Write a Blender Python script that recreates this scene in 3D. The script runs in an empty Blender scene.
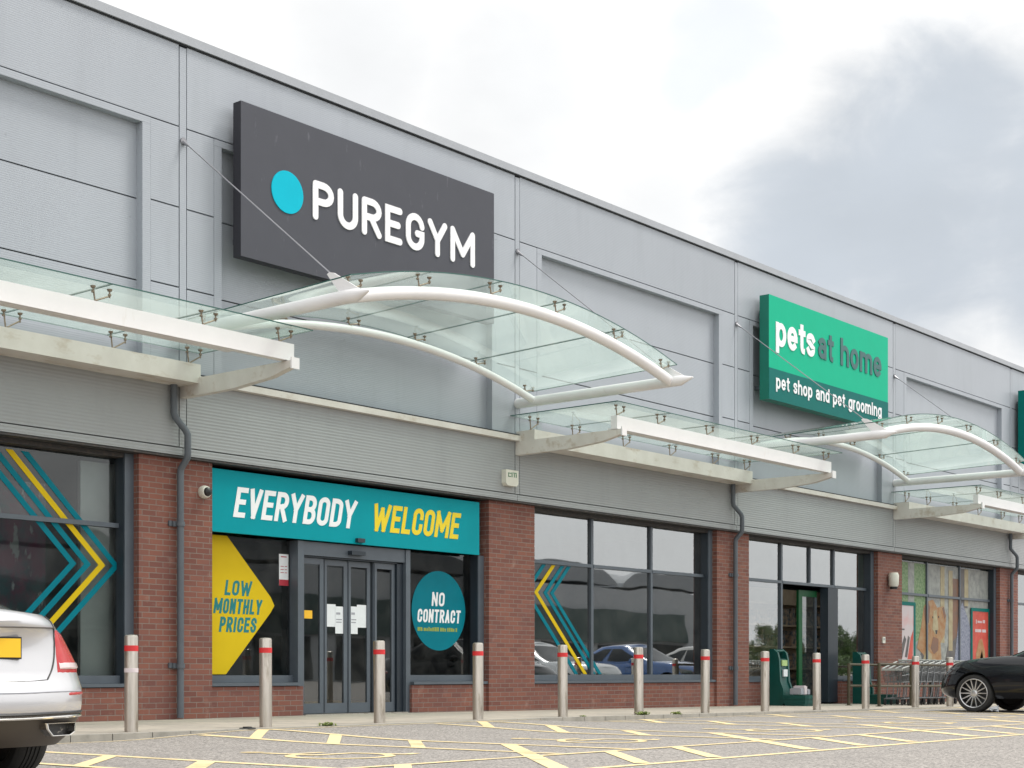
import bpy, bmesh, math, random
from mathutils import Vector, Matrix
random.seed(7)
S = bpy.context.scene
COL = S.collection
R = math.radians

# ------------------------------------------------------------------ materials
def nodes(name):
    m = bpy.data.materials.new(name); m.use_nodes = True
    nt = m.node_tree; nt.nodes.clear()
    out = nt.nodes.new('ShaderNodeOutputMaterial')
    return m, nt, out
def N(nt, t, **k):
    n = nt.nodes.new(t)
    for a, v in k.items():
        if hasattr(n, a): setattr(n, a, v)
    return n
def setin(n, **k):
    for a, v in k.items(): n.inputs[a.replace('_', ' ')].default_value = v
def L(nt, a, ao, b, bi): nt.links.new(a.outputs[ao], b.inputs[bi])
def rgba(c): return (c[0], c[1], c[2], 1)
def noise_mask(nt, scale, detail=4, lo=.4, hi=.65, stretch=(1, 1, 1), rough=.6):
    tc = N(nt, 'ShaderNodeTexCoord'); mp = N(nt, 'ShaderNodeMapping')
    mp.inputs['Scale'].default_value = stretch
    L(nt, tc, 'Object', mp, 'Vector')
    nz = N(nt, 'ShaderNodeTexNoise'); setin(nz, Scale=scale, Detail=detail, Roughness=rough)
    L(nt, mp, 'Vector', nz, 'Vector')
    mr = N(nt, 'ShaderNodeMapRange'); mr.inputs['From Min'].default_value = lo; mr.inputs['From Max'].default_value = hi
    L(nt, nz, 'Fac', mr, 'Value')
    return mr
def mixcol(nt, fac, a, b):
    mx = N(nt, 'ShaderNodeMix', data_type='RGBA')
    L(nt, fac, 0, mx, 'Factor') if not isinstance(fac, (int, float)) else setattr(mx.inputs['Factor'], 'default_value', fac)
    for v, s in ((a, 6), (b, 7)):
        if isinstance(v, tuple): mx.inputs[s].default_value = rgba(v)
        else: nt.links.new(v.outputs[v_out(v)], mx.inputs[s])
    return mx
def v_out(n): return 2 if n.bl_idname == 'ShaderNodeMix' else 0
def pbr(name, col, rough=.5, metal=0., var=.12, scale=3., stretch=(1, 1, 1), col2=None, lo=.35, hi=.7, bump=0., bscale=40., coat=0., spec=.5, streak=None):
    m, nt, out = nodes(name)
    b = N(nt, 'ShaderNodeBsdfPrincipled'); setin(b, Roughness=rough, Metallic=metal)
    b.inputs['Coat Weight'].default_value = coat; b.inputs['Coat Roughness'].default_value = .05
    b.inputs['Specular IOR Level'].default_value = spec
    c2 = col2 or tuple(x*(1-var) for x in col)
    src = mixcol(nt, noise_mask(nt, scale, 5, lo, hi, stretch), tuple(col), tuple(c2))
    if streak:
        src = mixcol(nt, noise_mask(nt, streak[1], 6, streak[2], streak[3], streak[4]), src, tuple(streak[0]))
    nt.links.new(src.outputs[2], b.inputs['Base Color'])
    if bump:
        tc = N(nt, 'ShaderNodeTexCoord'); nz = N(nt, 'ShaderNodeTexNoise'); setin(nz, Scale=bscale, Detail=3)
        L(nt, tc, 'Object', nz, 'Vector')
        bp = N(nt, 'ShaderNodeBump'); setin(bp, Strength=bump, Distance=.01)
        L(nt, nz, 'Fac', bp, 'Height'); L(nt, bp, 'Normal', b, 'Normal')
    L(nt, b, 0, out, 'Surface')
    return m
def cladding_mat(name, col, period, strength, axis=2):
    m, nt, out = nodes(name)
    b = N(nt, 'ShaderNodeBsdfPrincipled'); setin(b, Roughness=.42)
    a = mixcol(nt, noise_mask(nt, .9, 4, .3, .7, (1, 1, .5)), col, tuple(x*.94 for x in col))
    a = mixcol(nt, noise_mask(nt, 3.2, 5, .55, .85, (1, 1, .12)), a, tuple(x*.88 for x in col))
    a = mixcol(nt, noise_mask(nt, 9, 2, .72, .78), a, tuple(x*.8 for x in col))
    nt.links.new(a.outputs[2], b.inputs['Base Color'])
    tc = N(nt, 'ShaderNodeTexCoord'); sp = N(nt, 'ShaderNodeSeparateXYZ'); L(nt, tc, 'Object', sp, 0)
    mu = N(nt, 'ShaderNodeMath', operation='MULTIPLY'); mu.inputs[1].default_value = 2*math.pi/period; L(nt, sp, axis, mu, 0)
    sn = N(nt, 'ShaderNodeMath', operation='SINE'); L(nt, mu, 0, sn, 0)
    bp = N(nt, 'ShaderNodeBump'); setin(bp, Strength=strength, Distance=.004); L(nt, sn, 0, bp, 'Height'); L(nt, bp, 'Normal', b, 'Normal')
    L(nt, b, 0, out, 'Surface')
    return m
def brick_mat():
    m, nt, out = nodes('red_brick')
    b = N(nt, 'ShaderNodeBsdfPrincipled'); setin(b, Roughness=.85)
    tc = N(nt, 'ShaderNodeTexCoord'); sp = N(nt, 'ShaderNodeSeparateXYZ'); L(nt, tc, 'Object', sp, 0)
    ad = N(nt, 'ShaderNodeMath', operation='ADD'); L(nt, sp, 0, ad, 0); L(nt, sp, 1, ad, 1)
    cb = N(nt, 'ShaderNodeCombineXYZ'); L(nt, ad, 0, cb, 0); L(nt, sp, 2, cb, 1)
    br = N(nt, 'ShaderNodeTexBrick')
    setin(br, Scale=1.0, Mortar_Size=.006, Mortar_Smooth=.25, Bias=-.1, Brick_Width=.225, Row_Height=.075)
    br.inputs['Color1'].default_value = (.225, .085, .060, 1); br.inputs['Color2'].default_value = (.150, .055, .044, 1)
    br.inputs['Mortar'].default_value = (.23, .185, .16, 1)
    L(nt, cb, 0, br, 'Vector')
    a = mixcol(nt, noise_mask(nt, 1.6, 5, .45, .7), br, (.17, .07, .06))
    # heavier soiling in places, and pale bloom near the foot
    mm = N(nt, 'ShaderNodeMath', operation='MULTIPLY'); mm.inputs[1].default_value = .45
    L(nt, noise_mask(nt, 1.6, 5, .45, .7), 0, mm, 0)
    a = mixcol(nt, mm, br, (.15, .07, .065))
    mp = N(nt, 'ShaderNodeMath', operation='MULTIPLY'); mp.inputs[1].default_value = .5
    L(nt, noise_mask(nt, 3.5, 6, .60, .8), 0, mp, 0)
    a = mixcol(nt, mp, a, (.42, .30, .25))
    nt.links.new(a.outputs[2], b.inputs['Base Color'])
    nz = N(nt, 'ShaderNodeTexNoise'); setin(nz, Scale=60., Detail=3); L(nt, tc, 'Object', nz, 'Vector')
    mt = N(nt, 'ShaderNodeMath', operation='MULTIPLY'); mt.inputs[1].default_value = .4; L(nt, nz, 0, mt, 0)
    sb = N(nt, 'ShaderNodeMath', operation='SUBTRACT'); L(nt, mt, 0, sb, 0); L(nt, br, 'Fac', sb, 1)
    bp = N(nt, 'ShaderNodeBump'); setin(bp, Strength=.7, Distance=.008); L(nt, sb, 0, bp, 'Height'); L(nt, bp, 'Normal', b, 'Normal')
    L(nt, b, 0, out, 'Surface')
    return m
def asphalt_mat():
    m, nt, out = nodes('asphalt')
    b = N(nt, 'ShaderNodeBsdfPrincipled'); setin(b, Roughness=.9)
    tc = N(nt, 'ShaderNodeTexCoord')
    nz = N(nt, 'ShaderNodeTexNoise'); setin(nz, Scale=38., Detail=3, Roughness=.85); L(nt, tc, 'Object', nz, 'Vector')
    cr = N(nt, 'ShaderNodeValToRGB'); L(nt, nz, 0, cr, 0)
    e = cr.color_ramp.elements
    e[0].position = .36; e[0].color = (.10, .096, .093, 1); e[1].position = .64; e[1].color = (.50, .465, .43, 1)
    e2 = cr.color_ramp.elements.new(.52); e2.color = (.285, .262, .240, 1)
    a = mixcol(nt, noise_mask(nt, .7, 6, .42, .75), cr, (.20, .19, .185))
    mm = N(nt, 'ShaderNodeMath', operation='MULTIPLY'); mm.inputs[1].default_value = .55
    L(nt, noise_mask(nt, 1.1, 6, .5, .75), 0, mm, 0)
    a = mixcol(nt, mm, cr, (.19, .178, .168))
    for sc, lo, hi, k, c_ in ((6., .66, .76, .45, (.10, .095, .09)), (1.9, .60, .72, .35, (.34, .32, .295))):
        mq = N(nt, 'ShaderNodeMath', operation='MULTIPLY'); mq.inputs[1].default_value = k
        L(nt, noise_mask(nt, sc, 6, lo, hi, (1, .45, 1)), 0, mq, 0); a = mixcol(nt, mq, a, c_)
    nt.links.new(a.outputs[2], b.inputs['Base Color'])
    bp = N(nt, 'ShaderNodeBump'); setin(bp, Strength=.6, Distance=.008); L(nt, nz, 0, bp, 'Height'); L(nt, bp, 'Normal', b, 'Normal')
    L(nt, b, 0, out, 'Surface')
    return m
def paint_mat():
    m, nt, out = nodes('yellow_road_paint')
    b = N(nt, 'ShaderNodeBsdfPrincipled'); setin(b, Roughness=.8)
    a = mixcol(nt, noise_mask(nt, 60, 3, .35, .7), (.81, .655, .36), (.66, .53, .30))
    nt.links.new(a.outputs[2], b.inputs['Base Color'])
    tr = N(nt, 'ShaderNodeBsdfTransparent'); mx = N(nt, 'ShaderNodeMixShader')
    w1 = noise_mask(nt, 45, 4, .66, .76); w2 = noise_mask(nt, 1.3, 4, .55, .75)
    ml = N(nt, 'ShaderNodeMath', operation='MAXIMUM'); L(nt, w1, 0, ml, 0)
    m2 = N(nt, 'ShaderNodeMath', operation='MULTIPLY'); m2.inputs[1].default_value = .6; L(nt, w2, 0, m2, 0); L(nt, m2, 0, ml, 1)
    L(nt, ml, 0, mx, 0); L(nt, b, 0, mx, 1); L(nt, tr, 0, mx, 2); L(nt, mx, 0, out, 'Surface')
    return m
def window_glass(name, refl=.38, tint=(.55, .6, .6), grime=.03):
    m, nt, out = nodes(name)
    g = N(nt, 'ShaderNodeBsdfGlossy'); setin(g, Roughness=.015, Color=(.93, .96, .97, 1))
    t = N(nt, 'ShaderNodeBsdfTransparent'); t.inputs[0].default_value = rgba(tint)
    fr = N(nt, 'ShaderNodeFresnel'); fr.inputs[0].default_value = 1.5
    ad = N(nt, 'ShaderNodeMath', operation='ADD', use_clamp=True); ad.inputs[1].default_value = refl; L(nt, fr, 0, ad, 0)
    mx = N(nt, 'ShaderNodeMixShader'); L(nt, ad, 0, mx, 0); L(nt, t, 0, mx, 1); L(nt, g, 0, mx, 2)
    d = N(nt, 'ShaderNodeBsdfDiffuse'); d.inputs[0].default_value = (.5, .5, .48, 1)
    m2 = N(nt, 'ShaderNodeMixShader')
    k = N(nt, 'ShaderNodeMath', operation='MULTIPLY'); k.inputs[1].default_value = grime*2; L(nt, noise_mask(nt, 2.5, 5, .4, .8), 0, k, 0)
    L(nt, k, 0, m2, 0); L(nt, mx, 0, m2, 1); L(nt, d, 0, m2, 2)
    tc = N(nt, 'ShaderNodeTexCoord'); nz = N(nt, 'ShaderNodeTexNoise'); setin(nz, Scale=.9, Detail=1); L(nt, tc, 'Object', nz, 'Vector')
    bp = N(nt, 'ShaderNodeBump'); setin(bp, Strength=.06, Distance=.05); L(nt, nz, 0, bp, 'Height'); L(nt, bp, 'Normal', g, 'Normal')
    L(nt, m2, 0, out, 'Surface')
    return m
def canopy_glass(name):
    m, nt, out = nodes(name)
    g = N(nt, 'ShaderNodeBsdfGlossy'); setin(g, Roughness=.02)
    t = N(nt, 'ShaderNodeBsdfTransparent'); t.inputs[0].default_value = (.90, .965, .935, 1)
    fr = N(nt, 'ShaderNodeFresnel'); fr.inputs[0].default_value = 1.4
    ge = N(nt, 'ShaderNodeNewGeometry'); inv = N(nt, 'ShaderNodeMath', operation='SUBTRACT'); inv.inputs[0].default_value = 1.; L(nt, ge, 'Backfacing', inv, 1)
    fb = N(nt, 'ShaderNodeMath', operation='MULTIPLY'); L(nt, fr, 0, fb, 0); L(nt, inv, 0, fb, 1)
    mx = N(nt, 'ShaderNodeMixShader'); L(nt, fb, 0, mx, 0); L(nt, t, 0, mx, 1); L(nt, g, 0, mx, 2)
    d = N(nt, 'ShaderNodeBsdfDiffuse'); d.inputs[0].default_value = (.72, .78, .74, 1)
    tl = N(nt, 'ShaderNodeBsdfTranslucent'); tl.inputs[0].default_value = (.82, .88, .86, 1)
    dm = N(nt, 'ShaderNodeMixShader'); dm.inputs[0].default_value = .8; L(nt, d, 0, dm, 1); L(nt, tl, 0, dm, 2)
    # dirt film: cloudy patches and run-off streaks towards the low edges
    k = N(nt, 'ShaderNodeMapRange'); k.inputs['To Min'].default_value = .07; k.inputs['To Max'].default_value = .26
    n1 = noise_mask(nt, .7, 7, .28, .82, (1, .8, 1)); L(nt, n1, 0, k, 'Value')
    m2 = N(nt, 'ShaderNodeMixShader'); L(nt, k, 0, m2, 0); L(nt, mx, 0, m2, 1); L(nt, dm, 0, m2, 2)
    L(nt, m2, 0, out, 'Surface')
    return m
def clear_mat():
    m, nt, out = nodes('clear_back')
    t = N(nt, 'ShaderNodeBsdfTransparent'); L(nt, t, 0, out, 'Surface'); return m

M = dict(
    clad=cladding_mat('grey_cladding', (.365, .395, .435), .028, .13),
    fascia=cladding_mat('grey_fascia_shaded', (.315, .327, .335), .045, .34),  # darker and warmer than the cladding: canopy shade put into the colour
    coping=pbr('grey_coping', (.36, .38, .41), .4, var=.1),
    gap=pbr('dark_gap', (.02, .022, .026), .8),
    brick=brick_mat(), asphalt=asphalt_mat(), paint=paint_mat(),
    paving=pbr('paving', (.46, .41, .34), .85, scale=1.5, col2=(.33, .30, .26), bump=.3, bscale=60, streak=((.27, .25, .22), 5, .55, .75, (1, 1, 1))),
    kerb=pbr('kerb_stone', (.36, .34, .30), .85, scale=4, col2=(.25, .24, .21), bump=.3),
    frame=pbr('grey_frame', (.095, .115, .14), .4, var=.15),
    darkframe=pbr('navy_frame', (.022, .032, .045), .4, var=.2),
    headtrim=pbr('dark_head', (.035, .033, .033), .6, col2=(.10, .075, .06), scale=8, stretch=(2, 1, 6), lo=.5, hi=.7),
    pane=window_glass('window_glass', .30), gympane=window_glass('gym_glass', .02, (.6, .66, .66)), doorpane=window_glass('door_glass', .14, (.45, .55, .55)),
    picpane=window_glass('display_glass', .03, (.95, .95, .95), .0),
    clear=clear_mat(), cglass=canopy_glass('canopy_glass'),
    gedge=pbr('glass_edge', (.03, .10, .085), .25),
    white=pbr('white_steel', (.80, .79, .79), .35, var=.06, scale=2, streak=((.56, .51, .44), 3, .66, .85, (1, 1, .4))),
    cream=pbr('grimy_white_steel', (.68, .65, .61), .5, scale=2, col2=(.58, .545, .50), streak=((.36, .27, .17), 4, .56, .78, (.5, 1, 1))),
    fitting=pbr('fitting', (.30, .24, .18), .45, metal=.5, scale=20, col2=(.16, .12, .09)),
    cable=pbr('steel_cable', (.30, .30, .32), .4, metal=.6),
    pipe=pbr('grey_pipe', (.10, .115, .135), .45, var=.2),
    steel=pbr('brushed_steel', (.58, .54, .49), .36, metal=.8, scale=6, stretch=(6, 6, .6), col2=(.46, .43, .38), streak=((.22, .18, .13), 5, .54, .74, (2, 2, .5))),
    red=pbr('red_tape', (.62, .025, .03), .5), tape=pbr('pale_tape', (.70, .62, .64), .5),
    signgrey=pbr('sign_charcoal', (.074, .077, .092), .55, var=.05, spec=.2, streak=((.16, .165, .19), 8, .66, .8, (1, 1, .3))),
    signside=pbr('sign_side', (.022, .022, .03), .6),
    cyan=pbr('cyan', (.0, .46, .60), .45, var=.04, spec=.12), lwhite=pbr('letter_white', (.86, .86, .88), .5, var=.03),
    green=pbr('sign_green', (.0, .43, .25), .45, var=.04, spec=.12), dgreen=pbr('sign_dark_green', (.0, .14, .125), .45, var=.05, spec=.12),
    greenside=pbr('sign_green_side', (.0, .16, .11), .5), hgreen=pbr('letter_grey_green', (.035, .125, .125), .5),
    teal=pbr('banner_teal', (.0, .29, .345), .5, var=.06, spec=.12), yellow=pbr('decal_yellow', (.66, .47, .012), .5, var=.05, spec=.12),
    tealtxt=pbr('text_teal', (.0, .19, .20), .5), tealdecal=pbr('decal_teal', (.0, .18, .24), .4, spec=.12), lyellow=pbr('letter_yellow', (.82, .61, .012), .5, var=.03),
    olive=pbr('small_text', (.30, .36, .05), .5),
    room=pbr('room_dark', (.08, .13, .14), .8), roomfloor=pbr('room_floor', (.12, .12, .125), .5), pale=pbr('pale_board', (.78, .80, .77), .7),
    shelf=pbr('shelf_brown', (.66, .52, .38), .7, scale=3, col2=(.45, .33, .22)), goods=pbr('goods', (.50, .36, .25), .6, scale=9, col2=(.10, .12, .14), lo=.4, hi=.6),
    doorgreen=pbr('door_green', (.0, .075, .02), .5),
    machine=pbr('green_plastic', (.0, .070, .058), .4, var=.2), limelabel=pbr('lime_label', (.40, .55, .22), .5),
    paper=pbr('paper', (.74, .77, .80), .7, var=.06, scale=9), papertext=pbr('paper_print', (.35, .36, .40), .7),
    amber=pbr('amber_sticker', (.90, .50, .02), .5), redsign=pbr('red_strip', (.42, .03, .05), .5),
    black=pbr('black_plastic', (.012, .012, .013), .45), lampwhite=pbr('lamp_white', (.72, .70, .62), .5), alarmgreen=pbr('alarm_green', (.10, .24, .13), .5),
    carwhite=pbr('silver_white_paint', (.56, .56, .58), .28, metal=.45, var=.02, coat=1.), carblack=pbr('black_paint', (.002, .003, .006), .15, coat=.6, var=.1, spec=.3),
    carblue=pbr('blue_paint', (.01, .10, .34), .3, coat=1.), cargrey=pbr('pale_grey_paint', (.50, .50, .48), .3, coat=1.), carsilver=pbr('silver_paint', (.60, .62, .63), .3, metal=.5, coat=1.),
    cardark=pbr('underbody', (.012, .012, .012), .7), rubber=pbr('rubber', (.022, .022, .022), .75, bump=.2), rim=pbr('alloy', (.62, .62, .63), .3, metal=.9),
    rimdark=pbr('alloy_dark', (.03, .03, .03), .5), chrome=pbr('chrome', (.78, .76, .72), .12, metal=1., var=.03),
    taillight=pbr('tail_light', (.40, .008, .015), .25, coat=.25, scale=7, col2=(.46, .04, .035)), lens=pbr('clear_lens', (.70, .55, .56), .15, coat=1.),
    headlamp=pbr('head_lamp', (.05, .055, .06), .12, coat=1.), plate=pbr('yellow_plate', (.86, .52, .02), .45, var=.04), carglass=pbr('car_glass', (.02, .024, .028), .12, spec=.3),
    diffuser=pbr('diffuser', (.06, .05, .042), .5),
    rail=pbr('rail_olive', (.075, .066, .034), .5, scale=8, col2=(.05, .038, .022)), wire=pbr('trolley_wire', (.26, .27, .28), .35, metal=.8), troll=pbr('trolley_plastic', (.46, .48, .46), .5),
    leaf=pbr('leaf', (.08, .15, .025), .6, scale=3, col2=(.045, .085, .02)), bark=pbr('bark', (.10, .075, .055), .9, bump=.4),
    wood=pbr('weed_green', (.13, .22, .03), .6, scale=30, col2=(.22, .22, .06)),
    farclad=pbr('far_cladding', (.42, .44, .46), .5), fargreen=pbr('far_green_band', (.07, .10, .095), .5), farroof=pbr('far_roof', (.30, .32, .34), .5),
    foliagepic=pbr('photo_foliage', (.06, .16, .04), .5, scale=17, col2=(.26, .34, .19), lo=.35, hi=.65),
    picwhite=pbr('photo_pale', (.34, .35, .33), .5, scale=5, col2=(.18, .19, .185)), picbrown=pbr('photo_brown', (.22, .10, .055), .5, scale=4, col2=(.14, .09, .07)),  # print tones of the window graphic, lowered to carry the shade over it
    picorange=pbr('photo_orange', (.32, .135, .04), .5, scale=6, col2=(.38, .26, .14)), picblue=pbr('photo_blue', (.30, .32, .40), .5, scale=16, col2=(.12, .13, .20), lo=.35, hi=.65),
    picdark=pbr('photo_dark', (.07, .07, .075), .5, scale=4, col2=(.14, .12, .11)), piccream=pbr('photo_cream', (.42, .36, .22), .5, scale=5, col2=(.30, .24, .14)),
    picred=pbr('photo_red', (.48, .055, .035), .5, scale=5, col2=(.60, .10, .07)), picpink=pbr('photo_pink', (.55, .48, .50), .5, scale=2, col2=(.62, .30, .30), lo=.5, hi=.8),
)

# ------------------------------------------------------------------ mesh builder
class MB:
    def __init__(s): s.v = []; s.f = []; s.mi = []; s.sm = []
    def face(s, pts, mi=0, smooth=False):
        b = len(s.v); s.v += [tuple(p) for p in pts]; s.f.append(tuple(range(b, b+len(pts)))); s.mi.append(mi); s.sm.append(smooth)
    def poly(s, verts, faces, mi=0, smooth=False):
        b = len(s.v); s.v += [tuple(p) for p in verts]
        for f in faces: s.f.append(tuple(b+i for i in f)); s.mi.append(mi); s.sm.append(smooth)
    def box(s, x0, x1, y0, y1, z0, z1, mi=0, front=None):
        v = [(x, y, z) for z in (z0, z1) for y in (y0, y1) for x in (x0, x1)]
        fs = [(0, 2, 3, 1), (4, 5, 7, 6), (0, 1, 5, 4), (2, 6, 7, 3), (0, 4, 6, 2), (1, 3, 7, 5)]
        b = len(s.v); s.v += v
        for k, f in enumerate(fs):
            s.f.append(tuple(b+i for i in f)); s.sm.append(False)
            s.mi.append(front if (front is not None and k == 2) else mi)
        return s
    def prism(s, pts, axis, a0, a1, mi=0, cap=None, cap2=None, smooth=False):
        """pts: 2-D outline; axis 'x','y','z' = extrude axis"""
        def P(p, a):
            return {'x': (a, p[0], p[1]), 'y': (p[0], a, p[1]), 'z': (p[0], p[1], a)}[axis]
        n = len(pts); b = len(s.v)
        s.v += [P(p, a0) for p in pts] + [P(p, a1) for p in pts]
        s.f.append(tuple(b+i for i in range(n))); s.mi.append(mi if cap is None else cap); s.sm.append(False)
        s.f.append(tuple(b+n+i for i in reversed(range(n)))); s.mi.append(mi if cap2 is None else cap2); s.sm.append(False)
        for i in range(n):
            j = (i+1) % n
            s.f.append((b+i, b+n+i, b+n+j, b+j)); s.mi.append(mi); s.sm.append(smooth)
        return s
    def tube(s, pts, r, n=10, mi=0, caps=True, closed=False):
        pts = [Vector(p) for p in pts]; k = len(pts)
        rr = r if isinstance(r, (list, tuple)) else [r]*k
        b = len(s.v); up = None
        for i, p in enumerate(pts):
            if closed: d = (pts[(i+1) % k]-pts[i-1]).normalized()
            else:
                d = Vector((0, 0, 0))
                if i > 0: d += (p-pts[i-1]).normalized()
                if i < k-1: d += (pts[i+1]-p).normalized()
                d = d.normalized() if d.length > 1e-6 else Vector((0, 0, 1))
            if up is None:
                up = Vector((0, 0, 1)) if abs(d.z) < .9 else Vector((1, 0, 0))
            a = d.cross(up).normalized(); up = a.cross(d).normalized()
            sc = 1.
            if 0 < i < k-1 and not closed:
                c = (p-pts[i-1]).normalized().dot(d); sc = 1/max(c, .5)
            for j in range(n):
                t = 2*math.pi*j/n
                s.v.append(tuple(p + (a*math.cos(t)+up*math.sin(t))*rr[i]*(sc if False else 1)))
        for i in range(k if closed else k-1):
            i2 = (i+1) % k
            for j in range(n):
                s.f.append((b+i*n+j, b+i*n+(j+1) % n, b+i2*n+(j+1) % n, b+i2*n+j)); s.mi.append(mi); s.sm.append(True)
        if caps and not closed:
            s.f.append(tuple(b+j for j in reversed(range(n)))); s.mi.append(mi); s.sm.append(False)
            s.f.append(tuple(b+(k-1)*n+j for j in range(n))); s.mi.append(mi); s.sm.append(False)
        return s
    def lathe(s, prof, c, axis='z', n=20, mi=0, smooth=True):
        """prof: (r, h) pairs"""
        b = len(s.v)
        for r, h in prof:
            for j in range(n):
                t = 2*math.pi*j/n; a, d = r*math.cos(t), r*math.sin(t)
                p = {'z': (a, d, h), 'x': (h, a, d), 'y': (a, h, d)}[axis]
                s.v.append((c[0]+p[0], c[1]+p[1], c[2]+p[2]))
        for i in range(len(prof)-1):
            for j in range(n):
                s.f.append((b+i*n+j, b+i*n+(j+1) % n, b+(i+1)*n+(j+1) % n, b+(i+1)*n+j)); s.mi.append(mi); s.sm.append(smooth)
        return s
    def build(s, name, mats, parent=None, off=(0, 0, 0), recalc=True, sharp=35, weld=False):
        if not isinstance(mats, (list, tuple)): mats = [mats]
        me = bpy.data.meshes.new(name)
        o3 = off
        me.from_pydata([(x-o3[0], y-o3[1], z-o3[2]) for x, y, z in s.v], [], s.f)
        for m in mats: me.materials.append(m)
        for p, mi, sm in zip(me.polygons, s.mi, s.sm): p.material_index = mi; p.use_smooth = sm
        me.validate()
        if recalc:
            bm = bmesh.new(); bm.from_mesh(me)
            if weld: bmesh.ops.remove_doubles(bm, verts=bm.verts, dist=1e-5)
            bmesh.ops.recalc_face_normals(bm, faces=bm.faces); bm.to_mesh(me); bm.free()
        if any(s.sm): me.set_sharp_from_angle(angle=R(sharp))
        o = bpy.data.objects.new(name, me); COL.objects.link(o)
        if parent is not None: o.parent = parent
        return o

def thing(name, label, cat, loc=(0, 0, 0), group=None, kind=None):
    o = bpy.data.objects.new(name, None); COL.objects.link(o)
    o.empty_display_size = .2; o.location = loc
    o['label'] = label; o['category'] = cat
    if group: o['group'] = group
    if kind: o['kind'] = kind
    return o
def tag(o, label, cat, group=None):
    o['label'] = label; o['category'] = cat
    if group: o['group'] = group
    return o
def struct(o, label=None):
    o['kind'] = 'structure'
    if label: o['label'] = label
    return o
def children(o): return [c for c in COL.objects if c.parent == o]
def copy_tree(o, parent=None):
    kids = children(o)
    c = o.copy(); COL.objects.link(c)
    if parent is not None: c.parent = parent
    for k in kids: copy_tree(k, c)
    return c

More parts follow.
